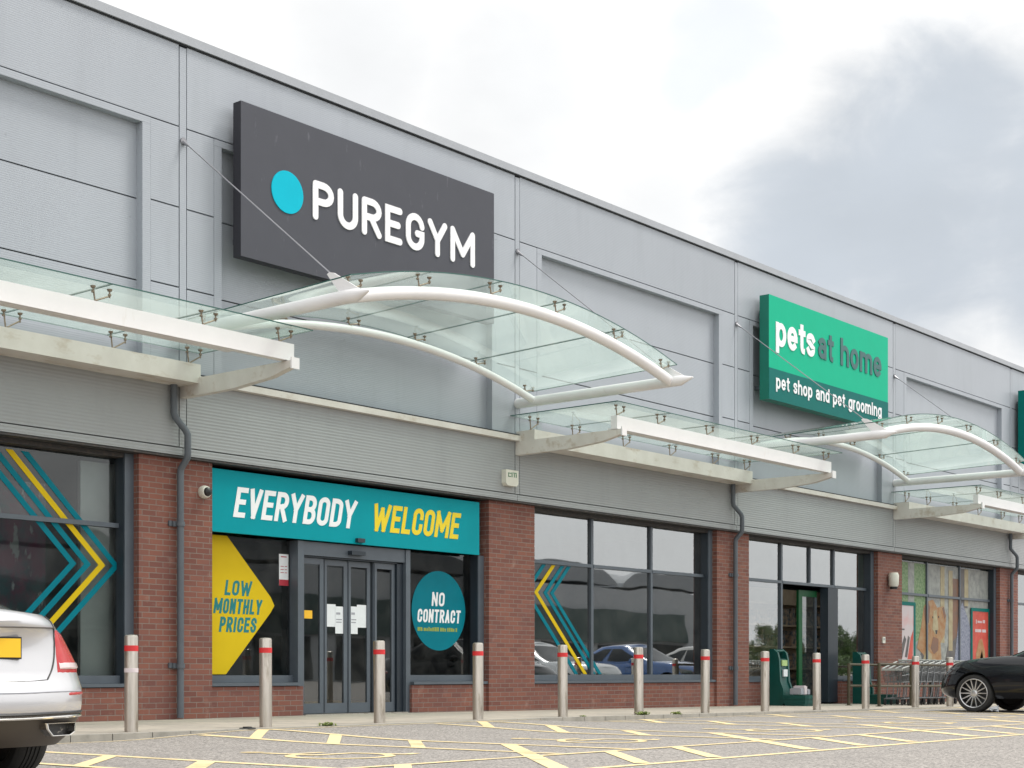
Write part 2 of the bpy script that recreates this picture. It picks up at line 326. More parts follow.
# ------------------------------------------------------------------ stroke lettering
def arc(cx, cy, rx, ry, a0, a1, n=10):
    return [(cx+rx*math.cos(R(a0+(a1-a0)*i/n)), cy+ry*math.sin(R(a0+(a1-a0)*i/n))) for i in range(n+1)]
def G(ch, r=.36):
    """strokes of a capital in the unit box; a stroke starting with 'c' is closed"""
    k = r  # corner height of rounded shapes
    return {
     'P': [[(0, 0), (0, 1)], [(0, 1), (.5, 1)] + arc(.5, .74, .5, .26, 90, -90) + [(0, .48)]],
     'R': [[(0, 0), (0, 1)], [(0, 1), (.5, 1)] + arc(.5, .75, .5, .25, 90, -90) + [(0, .5)], [(.45, .5), (1, 0)]],
     'B': [[(0, 0), (0, 1)], [(0, 1), (.5, 1)] + arc(.5, .76, .46, .24, 90, -90) + [(0, .52)], [(.4, .52), (.5, .52)] + arc(.5, .26, .5, .26, 90, -90) + [(0, 0)]],
     'D': [[(0, 0), (0, 1)], [(0, 1), (.4, 1)] + arc(.4, 1-k, .6, k, 90, 0) + arc(.4, k, .6, k, 0, -90) + [(0, 0)]],
     'U': [[(0, 1), (0, k)] + arc(.5, k, .5, k, 180, 360, 16) + [(1, 1)]],
     'E': [[(1, 1), (0, 1), (0, 0), (1, 0)], [(0, .52), (.85, .52)]],
     'G': [[(1, .72)] + arc(.5, 1-k, .5, k, 10, 180, 14) + arc(.5, k, .5, k, 180, 360, 16) + [(1, .46), (.66, .46)]],
     'C': [[(1, .70)] + arc(.5, 1-k, .5, k, 0, 180, 14) + arc(.5, k, .5, k, 180, 360, 16) + [(1, .30)]],
     'O': [['c'] + arc(.5, 1-k, .5, k, 0, 180, 12) + arc(.5, k, .5, k, 180, 360, 12)],
     'Y': [[(0, 1), (.5, .45), (.5, 0)], [(1, 1), (.5, .45)]],
     'M': [[(0, 0), (0, 1), (.5, .25), (1, 1), (1, 0)]],
     'N': [[(0, 0), (0, 1)], [(0, 1), (1, 0)], [(1, 0), (1, 1)]],
     'V': [[(0, 1), (.5, 0), (1, 1)]],
     'W': [[(0, 1), (.25, 0), (.5, .85), (.75, 0), (1, 1)]],
     'L': [[(0, 1), (0, 0), (1, 0)]],
     'T': [[(0, 1), (1, 1)], [(.5, 1), (.5, 0)]],
     'H': [[(0, 0), (0, 1)], [(1, 0), (1, 1)], [(0, .5), (1, .5)]],
     'I': [[(.5, 0), (.5, 1)]],
     'A': [[(0, 0), (.5, 1), (1, 0)], [(.2, .3), (.8, .3)]],
     'S': [[(1, .76)] + arc(.5, .76, .5, .24, 0, 180, 10) + [(0, .70), (1, .36)] + arc(.5, .26, .5, .26, 0, -180, 10) + [(0, .26)]],
     'p': [[(0, -.38), (0, 1)], ['c'] + arc(.5, .5, .5, .5, 0, 360, 20)[:-1]],
     'd': [[(1, 0), (1, 1.42)], ['c'] + arc(.5, .5, .5, .5, 0, 360, 20)[:-1]],
     'e': [arc(.5, .5, .5, .5, 0, 310, 20), [(.1, .5), (1, .5)]],
     't': [[(.45, 1.32), (.45, .3)] + arc(.8, .3, .35, .3, 180, 275, 6), [(0, 1), (1, 1)]],
     's': [[(1, .82)] + arc(.5, .76, .5, .24, 20, 180, 9) + [(0, .70), (1, .34)] + arc(.5, .25, .5, .25, 10, -160, 9)],
     'a': [[(.08, .86)] + arc(.5, .68, .5, .32, 140, 0, 9) + [(1, 0)], ['c'] + arc(.48, .29, .48, .29, 0, 360, 16)[:-1]],
     'h': [[(0, 0), (0, 1.42)], [(0, .55)] + arc(.5, .6, .5, .4, 170, 0, 10) + [(1, 0)]],
     'n': [[(0, 0), (0, 1)], [(0, .55)] + arc(.5, .6, .5, .4, 170, 0, 10) + [(1, 0)]],
     'm': [[(0, 0), (0, 1)], [(0, .6)] + arc(.25, .66, .25, .34, 170, 0, 8) + [(.5, 0)], [(.5, .6)] + arc(.75, .66, .25, .34, 170, 0, 8) + [(1, 0)]],
     'o': [['c'] + arc(.5, .5, .5, .5, 0, 360, 20)[:-1]],
     'r': [[(0, 0), (0, 1)], [(0, .5)] + arc(.7, .5, .7, .5, 170, 85, 8)],
     'i': [[(.5, 0), (.5, 1)], [(.5, 1.3), (.5, 1.38)]],
     'g': [['c'] + arc(.5, .5, .5, .5, 0, 360, 20)[:-1], [(1, 1), (1, -.1)] + arc(.5, -.1, .5, .28, 0, -150, 9)],
    }[ch]
WID = {'M': 1.42, 'W': 1.62, 'I': .45, 'm': 1.55, 'i': .36, 't': .68, 'r': .62, 'L': .85, 'E': .9, ' ': .5, 's': .85, 'a': .92, 'Y': 1.08}
def ribbon(mb, pts, t, y, depth, closed, cap, place):
    P = [Vector(pts[0])]
    for p in pts[1:]:
        if (Vector(p)-P[-1]).length > t*.12: P.append(Vector(p))
    if closed and (P[0]-P[-1]).length < t*.12: P.pop()
    n = len(P)
    if not closed and cap == 'square':
        d0 = (P[0]-P[1]).normalized(); d1 = (P[-1]-P[-2]).normalized(); P[0] = P[0]+d0*t; P[-1] = P[-1]+d1*t
    l, r = [], []
    for i in range(n):
        a = P[i]-P[i-1] if (i > 0 or closed) else P[1]-P[0]
        b = P[(i+1) % n]-P[i] if (i < n-1 or closed) else P[-1]-P[-2]
        a = a.normalized(); b = b.normalized(); na = Vector((-a.y, a.x)); nb = Vector((-b.y, b.x))
        m = na+nb
        m = m.normalized() if m.length > .05 else na
        c = max(m.dot(na), .66)
        l.append(P[i]+m*(t/c)); r.append(P[i]-m*(t/c))
    def V(p, yy): x, z = place(p); return (x, yy, z)
    rng = range(n) if closed else range(n-1)
    for i in rng:
        j = (i+1) % n
        mb.face([V(l[i], y), V(r[i], y), V(r[j], y), V(l[j], y)])
        mb.face([V(l[i], y), V(l[j], y), V(l[j], y+depth), V(l[i], y+depth)])
        mb.face([V(r[i], y), V(r[j], y), V(r[j], y+depth), V(r[i], y+depth)])
    if not closed:
        for e, q in ((0, 1), (n-1, n-2)):
            if cap == 'round':
                d = (P[e]-P[q]).normalized(); a0 = math.atan2(d.y, d.x)
                fan = [P[e]+Vector((math.cos(a0+s), math.sin(a0+s)))*t for s in [R(-90+18*k) for k in range(11)]]
                mb.face([V(p, y-.0003) for p in fan])
                for k in range(10): mb.face([V(fan[k], y-.0003), V(fan[k+1], y-.0003), V(fan[k+1], y+depth), V(fan[k], y+depth)])
            else:
                mb.face([V(l[e], y), V(r[e], y), V(r[e], y+depth), V(l[e], y+depth)])
def text(s, x0, x1, z0, H, t, y, mat, parent=None, off=(0, 0, 0), shear=0., round_=False, gap=.18, name='lettering', depth=.006, r=.36):
    mb = MB(); tot = sum(WID.get(c, 1.) for c in s)+gap*(len(s)-1); u = (x1-x0)/tot; x = x0
    for c in s:
        w = WID.get(c, 1.)*u
        if c == ' ': mb.build(name, mat, parent, off, recalc=False); mb = MB()
        if c != ' ':
            for k, st in enumerate(G(c, r)):
                closed = st[0] == 'c'; pts = st[1:] if closed else st
                pp = [(t+p[0]*(w-2*t), t+p[1]*(H-2*t)) for p in pts]
                if c == 'I' or c == 'i': pp = [(w/2, p[1]) for p in pp]
                runs = [pp]
                if not closed:
                    runs, cur = [], [pp[0]]
                    for a in range(1, len(pp)):
                        cur.append(pp[a])
                        if a < len(pp)-1:
                            d0 = (Vector(pp[a])-Vector(pp[a-1])).normalized(); d1 = (Vector(pp[a+1])-Vector(pp[a])).normalized()
                            if d0.dot(d1) < -.25: runs.append(cur); cur = [pp[a]]
                    runs.append(cur)
                for rk, run in enumerate(runs):
                    ribbon(mb, run, t, y-.0008*k-.00025*rk, depth, closed, 'round' if round_ else 'square',
                           lambda p, x=x: (x+p[0]+shear*p[1], z0+p[1]))
        x += w+gap*u
    return mb.build(name, mat, parent, off, recalc=False)

# ------------------------------------------------------------------ ground levels
def sm(a, b, x):
    t = min(1, max(0, (x-a)/(b-a))); return t*t*(3-2*t)
def pz(X): return -.0058*max(0, min(X, 60)-17)
def zr(X, Y):
    b = -.07-.001*max(0, min(X, 60)-17)
    w = sm(9.3, 11.3, X)*(1-sm(15.8, 17.8, X))
    return b+(pz(X)-.006-b)*w*(1-sm(3.47, 6, -Y))

def grid_mesh(name, xs, ys, zf, mat):
    v = [(x, y, zf(x, y)) for y in ys for x in xs]; n = len(xs)
    f = [(j*n+i, j*n+i+1, (j+1)*n+i+1, (j+1)*n+i) for j in range(len(ys)-1) for i in range(n-1)]
    mb = MB(); mb.poly(v, f, 0, True); return mb.build(name, mat, sharp=180)
def frange(a, b, d):
    n = max(1, int(round(abs(b-a)/d))); return [a+(b-a)*i/n for i in range(n+1)]
struct(grid_mesh('road', [-600, -200, -60, -20, -8, 0] + frange(2, 60, .5) + [80, 120, 200, 400, 800], [-800, -300, -100, -50, -25] + frange(-14, -3.47, .4)+[0, 20, 200, 600], lambda x, y: zr(x, min(y, -3.47)) - (.12 if y > -3.4 else 0), M['asphalt']), 'grey asphalt car park surface in front of the shops')
# pavement slab and kerb
mb = MB(); xs = frange(-12, 64, .5)
for a, b in zip(xs, xs[1:]):
    mb.face([(a, -3.35, pz(a)), (b, -3.35, pz(b)), (b, .4, pz(b)), (a, .4, pz(a))], 0, True)
struct(mb.build('pavement', M['paving'], sharp=180), 'beige paved footway along the shop fronts')
mb = MB()
for a, b in zip(xs, xs[1:]):
    for (u, w) in ((a, b),):
        e = .004
        mb.face([(u+e, -3.475, pz(u)+.002), (w-e, -3.475, pz(w)+.002), (w-e, -3.352, pz(w)+.004), (u+e, -3.352, pz(u)+.004)])
        mb.face([(u+e, -3.48, -.35), (w-e, -3.48, -.35), (w-e, -3.475, pz(w)+.002), (u+e, -3.475, pz(u)+.002)])
struct(mb.build('kerb', M['kerb']), 'stone kerb edging the pavement')

# ------------------------------------------------------------------ painted bay markings
mb = MB()
def mark(x0, y0, x1, y1, w):
    d = Vector((x1-x0, y1-y0)); n = max(1, int(d.length/.35)); d.normalize(); q = Vector((-d.y, d.x))*w/2
    lenn = math.hypot(x1-x0, y1-y0)
    for i in range(n):
        p = [Vector((x0, y0))+d*lenn*i/n, Vector((x0, y0))+d*lenn*(i+1)/n]
        c = [p[0]-q, p[1]-q, p[1]+q, p[0]+q]
        mark.k += 1; h = .004+.0002*(mark.g % 9)
        mb.face([(v.x, v.y, zr(v.x, v.y)+h) for v in c])
    mark.g += 1
mark.k = 0; mark.g = 0
strips = [(6.75-3.65, 7.75-3.65)] + [(6.75+3.67*i, 7.78+3.69*i) for i in range(0, 9)]
for xl, xr in strips:
    mark(xl, -3.75, xl, -8.55, .11); mark(xr, -3.6, xr, -8.55, .11)
    for y0 in (-3.55, -4.70, -5.85):
        yy = y0; mark(xr, yy, xl, yy-(xr-xl)*1.0, .13)
    mark(xr, -7.1, xr-2.7, -9.85, .15)
    for xs0 in (xr-.40, xr+.65): mark(xs0, -8.6, xs0-1.32, -9.88, .13)
mark(-4, -8.58, 42, -8.72, .09); mark(-4, -9.9, 42, -10.15, .10)
mark(-4, -3.62, 42, -3.62, .05)
struct(mb.build('road_marking', M['paint'], recalc=False), 'faded yellow parking bay lines and hatching')
def wheelchair_symbol(cx, cy):
    mb = MB()
    def pl(pts, w, k, closed=False):
        n = len(pts); P = [Vector(p) for p in pts]
        for i in range(n-1):
            a, b = P[i], P[i+1]; d = (b-a).normalized(); q = Vector((-d.y, d.x))*w/2; a = a-d*w*.2; b = b+d*w*.2
            c = [a-q, b-q, b+q, a+q]
            mb.face([(cx+v.x, cy+v.y, zr(cx+v.x, cy+v.y)+.004+.0002*(k+i % 3)) for v in c])
    pl(arc(0, -.28, .42, .42, 100, 375, 20), .09, 0)
    pl([(-.12, .52), (-.08, -.05), (.36, -.05), (.52, -.55), (.68, -.5)], .10, 3)
    pl([(-.1, .22), (.26, .22)], .09, 6)
    pl(arc(-.13, .68, .06, .06, 0, 360, 10), .10, 8)
    return struct(mb.build('wheelchair_symbol', M['paint'], recalc=False), 'yellow wheelchair symbol painted in a parking bay')
for i in range(0, 8): wheelchair_symbol(9.0+3.66*i, -7.05-.02*i)

# ------------------------------------------------------------------ the retail building
XC = [6.0, 13.05, 20.09, 27.11, 34.31, 41.5, 48.7]
PIL = [(5.40, 6.60), (12.41, 13.63), (19.47, 20.68), (26.54, 27.78), (33.66, 34.94), (40.98, 42.25), (48.1, 49.35)]
CY = -.10
bld = thing('retail_building', 'long grey clad retail building with red brick piers and glazed shop fronts', 'building', (20, 0, 0))
OFF = (20, 0, 0)
XL, XR = -12., 64.
mb = MB()
def panel(x0, x1, z0, z1, y=CY, d=.05, g=.009, mi=0):
    if mi == 0: mi = random.choice((0, 0, 3, 4))
    mb.box(x0+g, x1-g, y, y+d, z0+g, z1-g, mi)
edges = [XL, -1.0] + XC + [56., XR]
for i in range(len(edges)-1):
    a, b = edges[i], edges[i+1]; st = .06
    panel(a+st, b-st, 7.93, 9.032)
    ra, rb = a+.66, b-.66
    for (x0, x1) in ((a+st, a+.534), (b-.534, b-st)):
        for z0, z1 in ((6.85, 7.93), (5.78, 6.85), (4.60, 5.78)): panel(x0, x1, z0, z1)
    # frame round the recess
    mb.box(ra-.13, ra, CY-.004, CY+.14, 4.60, 7.83); mb.box(rb, rb+.13, CY-.004, CY+.14, 4.60, 7.83)
    mb.box(ra-.13, rb+.13, CY-.004, CY+.14, 7.832, 7.922)
    for z0, z1 in ((6.85, 7.84), (5.78, 6.85), (4.60, 5.78)): panel(ra-.02, rb+.02, z0, z1, CY+.12, .03)
    panel(a+st, b-st, 3.64, 4.598, CY, .05, .010, 1)
    panel(a-.0, b, 3.53, 3.64, CY-.006, .056, .006, 1)
    mb.box(a-.054, a+.054, CY-.003, CY+.05, 3.646, 4.60, 1); mb.box(a-.054, a+.054, CY-.003, CY+.05, 4.61, 9.0)
mb.box(XL, XR, CY+.165, CY+.30, 3.50, 9.0, 2)
# shallow backing that closes the open joints
for i in range(len(edges)-1):
    a, b = edges[i], edges[i+1]
    for x0, x1, z0, z1 in ((a, a+.55, 4.6, 9.0), (b-.55, b, 4.6, 9.0), (a+.55, b-.55, 7.9, 9.0), (a, b, 3.52, 4.6)):
        mb.box(x0, x1, CY+.052, CY+.16, z0, z1, 2)
mb.build('wall_cladding', [M['clad'], M['fascia'], M['gap'], cladding_mat('grey_cladding_pale', (.376, .407, .448), .028, .13), cladding_mat('grey_cladding_deep', (.354, .384, .424), .028, .13)], bld, OFF)
mb = MB(); mb.box(XL, XR, CY-.045, CY+.5, 9.045, 9.165); mb.box(XL, XR, CY-.015, CY+.02, 9.022, 9.045, 1)
mb.build('coping', [M['coping'], M['gap']], bld, OFF)
mb = MB(); mb.box(XL, XR, .4, 24, 8.3, 8.4); mb.box(XL, XR, 23.8, 24, -.3, 8.3); mb.box(XL, XL+.2, .35, 23.8, -.3, 8.3); mb.box(XR-.2, XR, .35, 23.8, -.3, 8.3)
mb.build('roof', M['farroof'], bld, OFF)
# ledge above the fascia in the arch bays
mb = MB()
mb.box(XL, XR, CY-.10, CY, 4.53, 4.62); mb.box(XL, XR, CY-.075, CY+.01, 4.624, 4.645, 1)
mb.build('ledge', [M['cream'], M['gap']], bld, OFF)
mb = MB(); mb.box(XL, XR, CY+.003, .13, 3.502, 3.528); mb.build('soffit', M['headtrim'], bld, OFF)
for a, b in PIL:
    mb = MB(); mb.box(a, b, 0, .35, -.35, 3.50); mb.build('brick_pier', M['brick'], bld, OFF)
for a, b in ((XL, 5.4), (49.35, XR)): mb = MB(); mb.box(a, b, 0, .35, -.3, 3.50); mb.build('brick_wall', M['brick'], bld, OFF)
for a, b in ((6.6, 12.41), (13.63, 15.36), (17.66, 19.47), (20.68, 26.54), (27.78, 29.5), (31.95, 33.66), (34.94, 40.98), (42.25, 48.1)):
    mb = MB(); mb.box(a+.002, b-.002, .05, .33, -.33, .43); mb.build('dwarf_wall', M['brick'], bld, OFF)

PY = .28
def glaze(win, x0, x1, z0, z1, mat='pane', y=PY):
    mb = MB(); mb.box(x0, x1, y, y+.012, z0, z1, 1, 0)
    mb.build('pane', [M[mat], M['clear']], win, OFF)
def window(x0, x1, z0, z1, mull, trans, jambs=(True, True), sill=True, mat='pane', head=.055, skip=()):
    """openings with a deep dark liner, thin mullions and one transom"""
    mb = MB(); fw = .07
    if jambs[0]: mb.box(x0, x0+.10, .10, .33, z0, z1, 1)
    if jambs[1]: mb.box(x1-.14, x1, .11, .33, z0, z1, 0); mb.box(x1-.15, x1-.141, .13, .33, z0, z1, 1)
    xa = x0+(.10 if jambs[0] else 0); xb = x1-(.15 if jambs[1] else 0)
    if head: mb.box(xa, xb, .12, .33, z1-head, z1, 2)
    if sill:
        mb.box(x0, x1, .02, .30, z0, z0+.045); mb.box(xa, xb, .20, .32, z0+.047, z0+.15)
    xs = [xa] + list(mull) + [xb]
    for m_ in mull: mb.box(m_-.034, m_+.034, .235, .32, z0+(.152 if sill else 0), z1-head-.002)
    for i, (p, q) in enumerate(zip(xs, xs[1:])):
        p += .034 if i else 0; q -= .034 if i < len(xs)-2 else 0
        if trans: mb.box(p, q, .225, .32, trans-.03, trans+.03)
    o = mb.build('window', [M['frame'], M['darkframe'], M['headtrim']], bld, OFF)
    zl = z0+(.15 if sill else 0)
    for i, (p, q) in enumerate(zip(xs, xs[1:])):
        for (lo, hi) in (((zl, trans), (trans, z1-head)) if trans else ((zl, z1-head),)):
            if (i, lo == zl) in skip: continue
            glaze(o, p, q, lo, hi, mat)
    return o
window(6.6, 12.41, .44, 3.50, (8.55, 10.45), 2.56, mat='gympane')
window(20.68, 26.54, .44, 3.50, (22.66, 24.57), 2.58)
# gym entrance: side lights, portal, sliding leaves
window(13.63, 15.30, .44, 2.575, (), None, (False, False), head=0, mat='gympane')
window(17.68, 19.47, .44, 2.575, (), None, (False, True), head=0, mat='gympane')
dr = MB()
dr.box(15.30, 15.42, .10, .34, -.02, 2.56); dr.box(17.58, 17.68, .10, .34, -.02, 2.56, 0); dr.box(17.44, 17.578, .16, .30, -.02, 2.35, 1)
dr.box(15.421, 17.579, .12, .34, 2.36, 2.56); dr.box(15.421, 17.579, .16, .20, 2.335, 2.358, 1)
dr.box(16.33, 16.62, .03, .12, 2.41, 2.47, 1); dr.box(16.40, 16.55, -.03, .03, 2.60, 2.66, 1)
dr.box(15.42, 17.58, .05, .35, -.02, .012, 2)
door = dr.build('entrance_door', [M['frame'], M['darkframe'], M['steel']], bld, OFF)
for k, (a, b, y) in enumerate(((15.44, 15.90, .20), (15.935, 16.425, .235), (16.435, 16.925, .235), (16.96, 17.43, .20))):
    lf = MB(); s_ = .07
    lf.box(a, a+s_, y, y+.05, .02, 2.33); lf.box(b-s_, b, y, y+.05, .02, 2.33)
    lf.box(a+s_, b-s_, y, y+.05, 2.24, 2.33); lf.box(a+s_, b-s_, y, y+.05, .02, .17)
    lf.box(a+.01, a+.025, y-.004, y, .03, 2.32, 1)
    o = lf.build('door_leaf', [M['frame'], M['darkframe']], door, OFF)
    mb = MB(); mb.box(a+s_, b-s_, y+.02, y+.03, .17, 2.24, 1, 0); g = mb.build('pane', [M['doorpane'], M['clear']], door, OFF)
# pet shop front: left light, open doorway, right light
pw = window(27.78, 33.66, .44, 3.50, (29.55, 31.93), 2.60, (True, True), False, skip=((0, True), (1, True), (2, True)))
for nm, bx in (('mullion', (30.79, 30.84, .235, .30, 2.64, 3.43)), ('frame_rail', (27.88, 29.5, .20, .32, .47, .55)), ('sill', (27.78, 29.5, .02, .3, .432, .468)), ('frame_rail', (31.98, 33.51, .20, .32, .47, .55)), ('sill', (31.97, 33.66, .02, .3, .432, .468))):
    mb = MB(); mb.box(*bx); mb.build(nm, M['frame'], bld, OFF)
glaze(pw, 27.88, 29.5, .55, 2.6); glaze(pw, 31.98, 33.5, .55, 2.6)
mb = MB(); mb.box(33.2, 33.5, .30, .31, 2.64, 3.43); mb.build('green_panel', M['doorgreen'], bld, OFF)
mb = MB(); mb.box(31.50, 31.97, .16, .36, -.05, 2.555); mb.build('door_post', M['darkframe'], bld, OFF)
lf = MB(); lf.box(30.62, 30.78, .42, .48, -.05, 2.48); lf.box(30.78, 31.45, .42, .48, 2.34, 2.48); lf.box(30.78, 31.45, .42, .48, -.05, .12); lf.box(31.38, 31.45, .42, .48, .12, 2.34, 1)
ld = lf.build('door', [M['doorgreen'], M['frame']], bld, OFF)
mb = MB(); mb.box(30.78, 31.38, .44, .45, .12, 2.34, 1, 0); mb.build('pane', [M['doorpane'], M['clear']], ld, OFF)
# poster window and the next shop
window(34.94, 40.98, .44, 3.50, (36.9, 38.9), 2.59, mat='picpane')
window(42.25, 48.1, .44, 3.50, (44.2, 46.1), 2.59)
# rooms behind the glass
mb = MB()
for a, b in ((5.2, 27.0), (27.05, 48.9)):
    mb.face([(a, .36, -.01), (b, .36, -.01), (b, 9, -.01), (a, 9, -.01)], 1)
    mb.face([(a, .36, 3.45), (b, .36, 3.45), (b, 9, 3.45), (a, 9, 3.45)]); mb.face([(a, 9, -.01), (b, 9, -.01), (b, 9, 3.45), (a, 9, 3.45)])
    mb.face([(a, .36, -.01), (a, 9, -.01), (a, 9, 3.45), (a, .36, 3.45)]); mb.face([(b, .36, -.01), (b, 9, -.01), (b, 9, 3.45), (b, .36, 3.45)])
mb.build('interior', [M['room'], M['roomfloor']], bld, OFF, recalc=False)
mb = MB(); mb.box(11.86, 12.42, .50, .56, .5, 3.40); mb.build('pale_panel', M['pale'], bld, OFF)  # pale upright panel just behind the left window
mb = MB(); mb.box(6.7, 11.6, .9, .95, .0, 3.1); mb.build('screen_panel', pbr('screen_print', (.07, .13, .15), .6, scale=2.5, col2=(.22, .06, .12), lo=.42, hi=.6, streak=((.45, .46, .46), 3.5, .60, .66, (1.6, 1, .7))), bld, OFF)

# ------------------------------------------------------------------ canopies
def spider(x, y, z0, z1, parent, off, dx=.19):
    mb = MB(); r = .010
    mb.lathe([(0, 0), (.03, 0), (.03, .012), (0, .012)], (x, y, z0), n=10)
    zt = z1-.012
    mb.tube([(x, y, z0), (x-.03, y, zt)], r, 7); zm = z0+(zt-z0)*.62; mb.tube([(x, y, z0+.02), (x+dx, y, zm)], r, 7); mb.tube([(x+dx, y, zm-.02), (x+dx, y, zt)], r, 7)
    for xx in (x-.03, x+dx):
        mb.lathe([(0, -.022), (.024, -.022), (.032, 0), (0, 0)], (xx, y, z1), n=10)
        mb.lathe([(0, -.075), (.02, -.075), (.02, -.055), (0, -.055)], (xx, y, z1), n=8)
    return mb.build('spider_fitting', M['fitting'], parent, off)
def flat_canopy(xl, xr, label):
    root = thing('flat_canopy', label, 'canopy', ((xl+xr)/2, CY, 4.5), 'flat glass canopies'); off = tuple(root.location)
    for x in (xl, xr):
        mb = MB(); prof = [(CY, 4.30), (-.5, 4.30), (-1.2, 4.305), (-1.9, 4.36), (-2.27, 4.44), (-2.31, 4.45), (-2.31, 4.528), (CY, 4.528)]
        mb.prism(prof, 'x', x-.05, x+.05); mb.build('arm', M['cream'], root, off)
        mb = MB(); mb.box(x-.065, x+.065, -2.325, -2.30, 4.42, 4.56); mb.build('end_plate', M['white'], root, off)
    mb = MB(); a, b = xl-.06, xr+.07
    mb.prism([(-2.22, 4.535), (-2.22, 4.75), (-2.10, 4.75), (-2.10, 4.535)], 'x', a, b); mb.box(a+.02, b-.9, -2.13, -2.02, 4.533, 4.56)
    mb.build('front_beam', M['white'], root, off)
    mb = MB(); mb.box(xl-.03, xr-.02, -.50, CY-.004, 4.45, 4.70); mb.build('rear_beam', M['cream'], root, off)
    g0, g1 = xl-.24, xr+.27; n = 5; gz = 4.93
    for i in range(n):
        p, q = g0+(g1-g0)*i/n, g0+(g1-g0)*(i+1)/n
        mb = MB(); mb.box(p+.006, q-.006, -2.36, -.14, gz, gz+.016, 1); 
        for k in range(6):
            if k in (0, 1): mb.mi[k] = 0
        mb.build('glass_panel', [M['cglass'], M['gedge']], root, off)
    for y, z in ((-2.16, 4.75), (-.38, 4.70)):
        for i in range(n+1):
            x = g0+(g1-g0)*i/n-.08; x = min(max(x, xl+.02), xr-.12)
            spider(x, y, z, gz, root, off)
    return root
def arch_canopy(xl, xr, label):
    root = thing('arched_canopy', label, 'canopy', ((xl+xr)/2, CY, 4.6), 'arched glass canopies'); off = tuple(root.location)
    cx = (xl+xr)/2; hw = (xr-xl)/2; zb, rise = 5.175, .49
    Rr = (hw*hw+rise*rise)/(2*rise)
    def az(x, o=0.): return zb+rise-Rr+math.sqrt(Rr*Rr-(x-cx)**2)+o
    for x in (xl, xr):
        mb = MB(); pts = [(x, CY, zb), (x, -3.22, zb), (x, -3.40, zb-.004), (x, -3.62, zb+.02)]
        mb.tube(pts, [.085, .085, .08, .012], 14);
        mb.build('end_beam', M['white'], root, off)
        mb = MB(); mb.prism([(-3.02, 5.50), (-2.94, 5.52), (-2.90, 5.50), (-3.12, zb+.07), (-3.48, zb+.05)], 'x', x-.012, x+.012); mb.build('anchor_fin', M['white'], root, off)
        mb = MB(); mb.tube([(x, CY-.02, 7.74), (x, -2.96, 5.50)], .009, 6); mb.tube([(x, CY, 7.74), (x, CY-.12, 7.66)], [.035, .012], 8)
        mb.lathe([(0, -.025), (.05, -.025), (.05, 0), (0, 0)], (x, CY, 7.745), 'y', 10, 0); mb.build('tie_rod', M['cable'], root, off)
    for y, r in ((-3.20, .085), (-.48, .062)):
        mb = MB(); mb.tube([(x, y, az(x)) for x in frange(xl, xr, .2)], r, 14); mb.build('arch_tube', M['white'], root, off)
    n = 5; g0, g1 = xl-.02, xr+.02; go = .245
    def gzf(x, y=-3.32): return az(min(max(x, xl), xr), go-.085*(y+3.32)/3.1)
    for i in range(n):
        p, q = g0+(g1-g0)*i/n+.006, g0+(g1-g0)*(i+1)/n-.006
        mb = MB(); xs = frange(p, q, .15)
        Y0, Y1 = -3.32, -.22
        def gp(x, y, t): return (x, y, gzf(x, y)+t)
        for a, b in zip(xs, xs[1:]):
            for t in (0, .016): mb.face([gp(a, Y0, t), gp(b, Y0, t), gp(b, Y1, t), gp(a, Y1, t)], 0, True)
            for y in (Y0, Y1): mb.face([gp(a, y, 0), gp(b, y, 0), gp(b, y, .016), gp(a, y, .016)], 1)
        for a in (xs[0], xs[-1]): mb.face([gp(a, Y0, 0), gp(a, Y1, 0), gp(a, Y1, .016), gp(a, Y0, .016)], 1)
        mb.build('glass_panel', [M['cglass'], M['gedge']], root, off, weld=True)
    for y, r in ((-3.20, .085), (-.48, .062)):
        for i in range(n+1):
            x = g0+(g1-g0)*i/n-.08; x = min(max(x, xl+.08), xr-.24)
            spider(x, y, az(x)+r-.01, gzf(x, y), root, off)
    return root
flat_canopy(XC[0], XC[1], 'flat glass canopy with white beam, left of the charcoal sign')
arch_canopy(XC[1], XC[2], 'arched glass canopy on white tubes over the gym entrance')
flat_canopy(XC[2], XC[3], 'flat glass canopy with white beam between the two arched ones')
arch_canopy(XC[3], XC[4], 'arched glass canopy under the green pet shop sign')
flat_canopy(XC[4], XC[5], 'flat glass canopy over the poster window at the far right')

# ------------------------------------------------------------------ signs
def sign_box(name, label, x0, x1, z0, z1, yf, thick, face, side, extra=None):
    r = thing(name, label, 'sign', (x0, CY, z0)); off = tuple(r.location)
    mb = MB(); mb.box(x0, x1, yf, yf+thick, z0, z1, 1, 0); mb.build('panel', [face, side], r, off)
    mb = MB()
    for x in (x0+.25, (x0+x1)/2, x1-.25):
        for z in (z0+.3, z1-.3): mb.box(x-.04, x+.04, yf+thick, CY+.13, z-.04, z+.04)
    mb.build('bracket', M['pipe'], r, off)
    return r, off
r, off = sign_box('shop_sign', 'charcoal sign with cyan dot and white rounded capitals', 13.80, 19.13, 6.32, 8.44, -.40, .16, M['signgrey'], M['signside'])
mb = MB(); mb.prism([(14.64+.297*math.cos(a), 7.385+.297*math.sin(a)) for a in [2*math.pi*i/40 for i in range(40)]], 'y', -.412, -.40); mb.build('dot', M['cyan'], r, off)
text('PUREGYM', 15.12, 18.64, 7.12, .565, .052, -.415, M['lwhite'], r, off, round_=True, gap=.2, depth=.015, r=.33)
r, off = sign_box('shop_sign', 'green sign with white and grey lower case words over dark band', 27.82, 33.26, 6.28, 8.44, -.45, .22, M['green'], M['greenside'])
mb = MB(); mb.box(27.82, 33.26, -.456, -.4505, 6.28, 6.93); mb.build('lower_band', M['dgreen'], r, off)
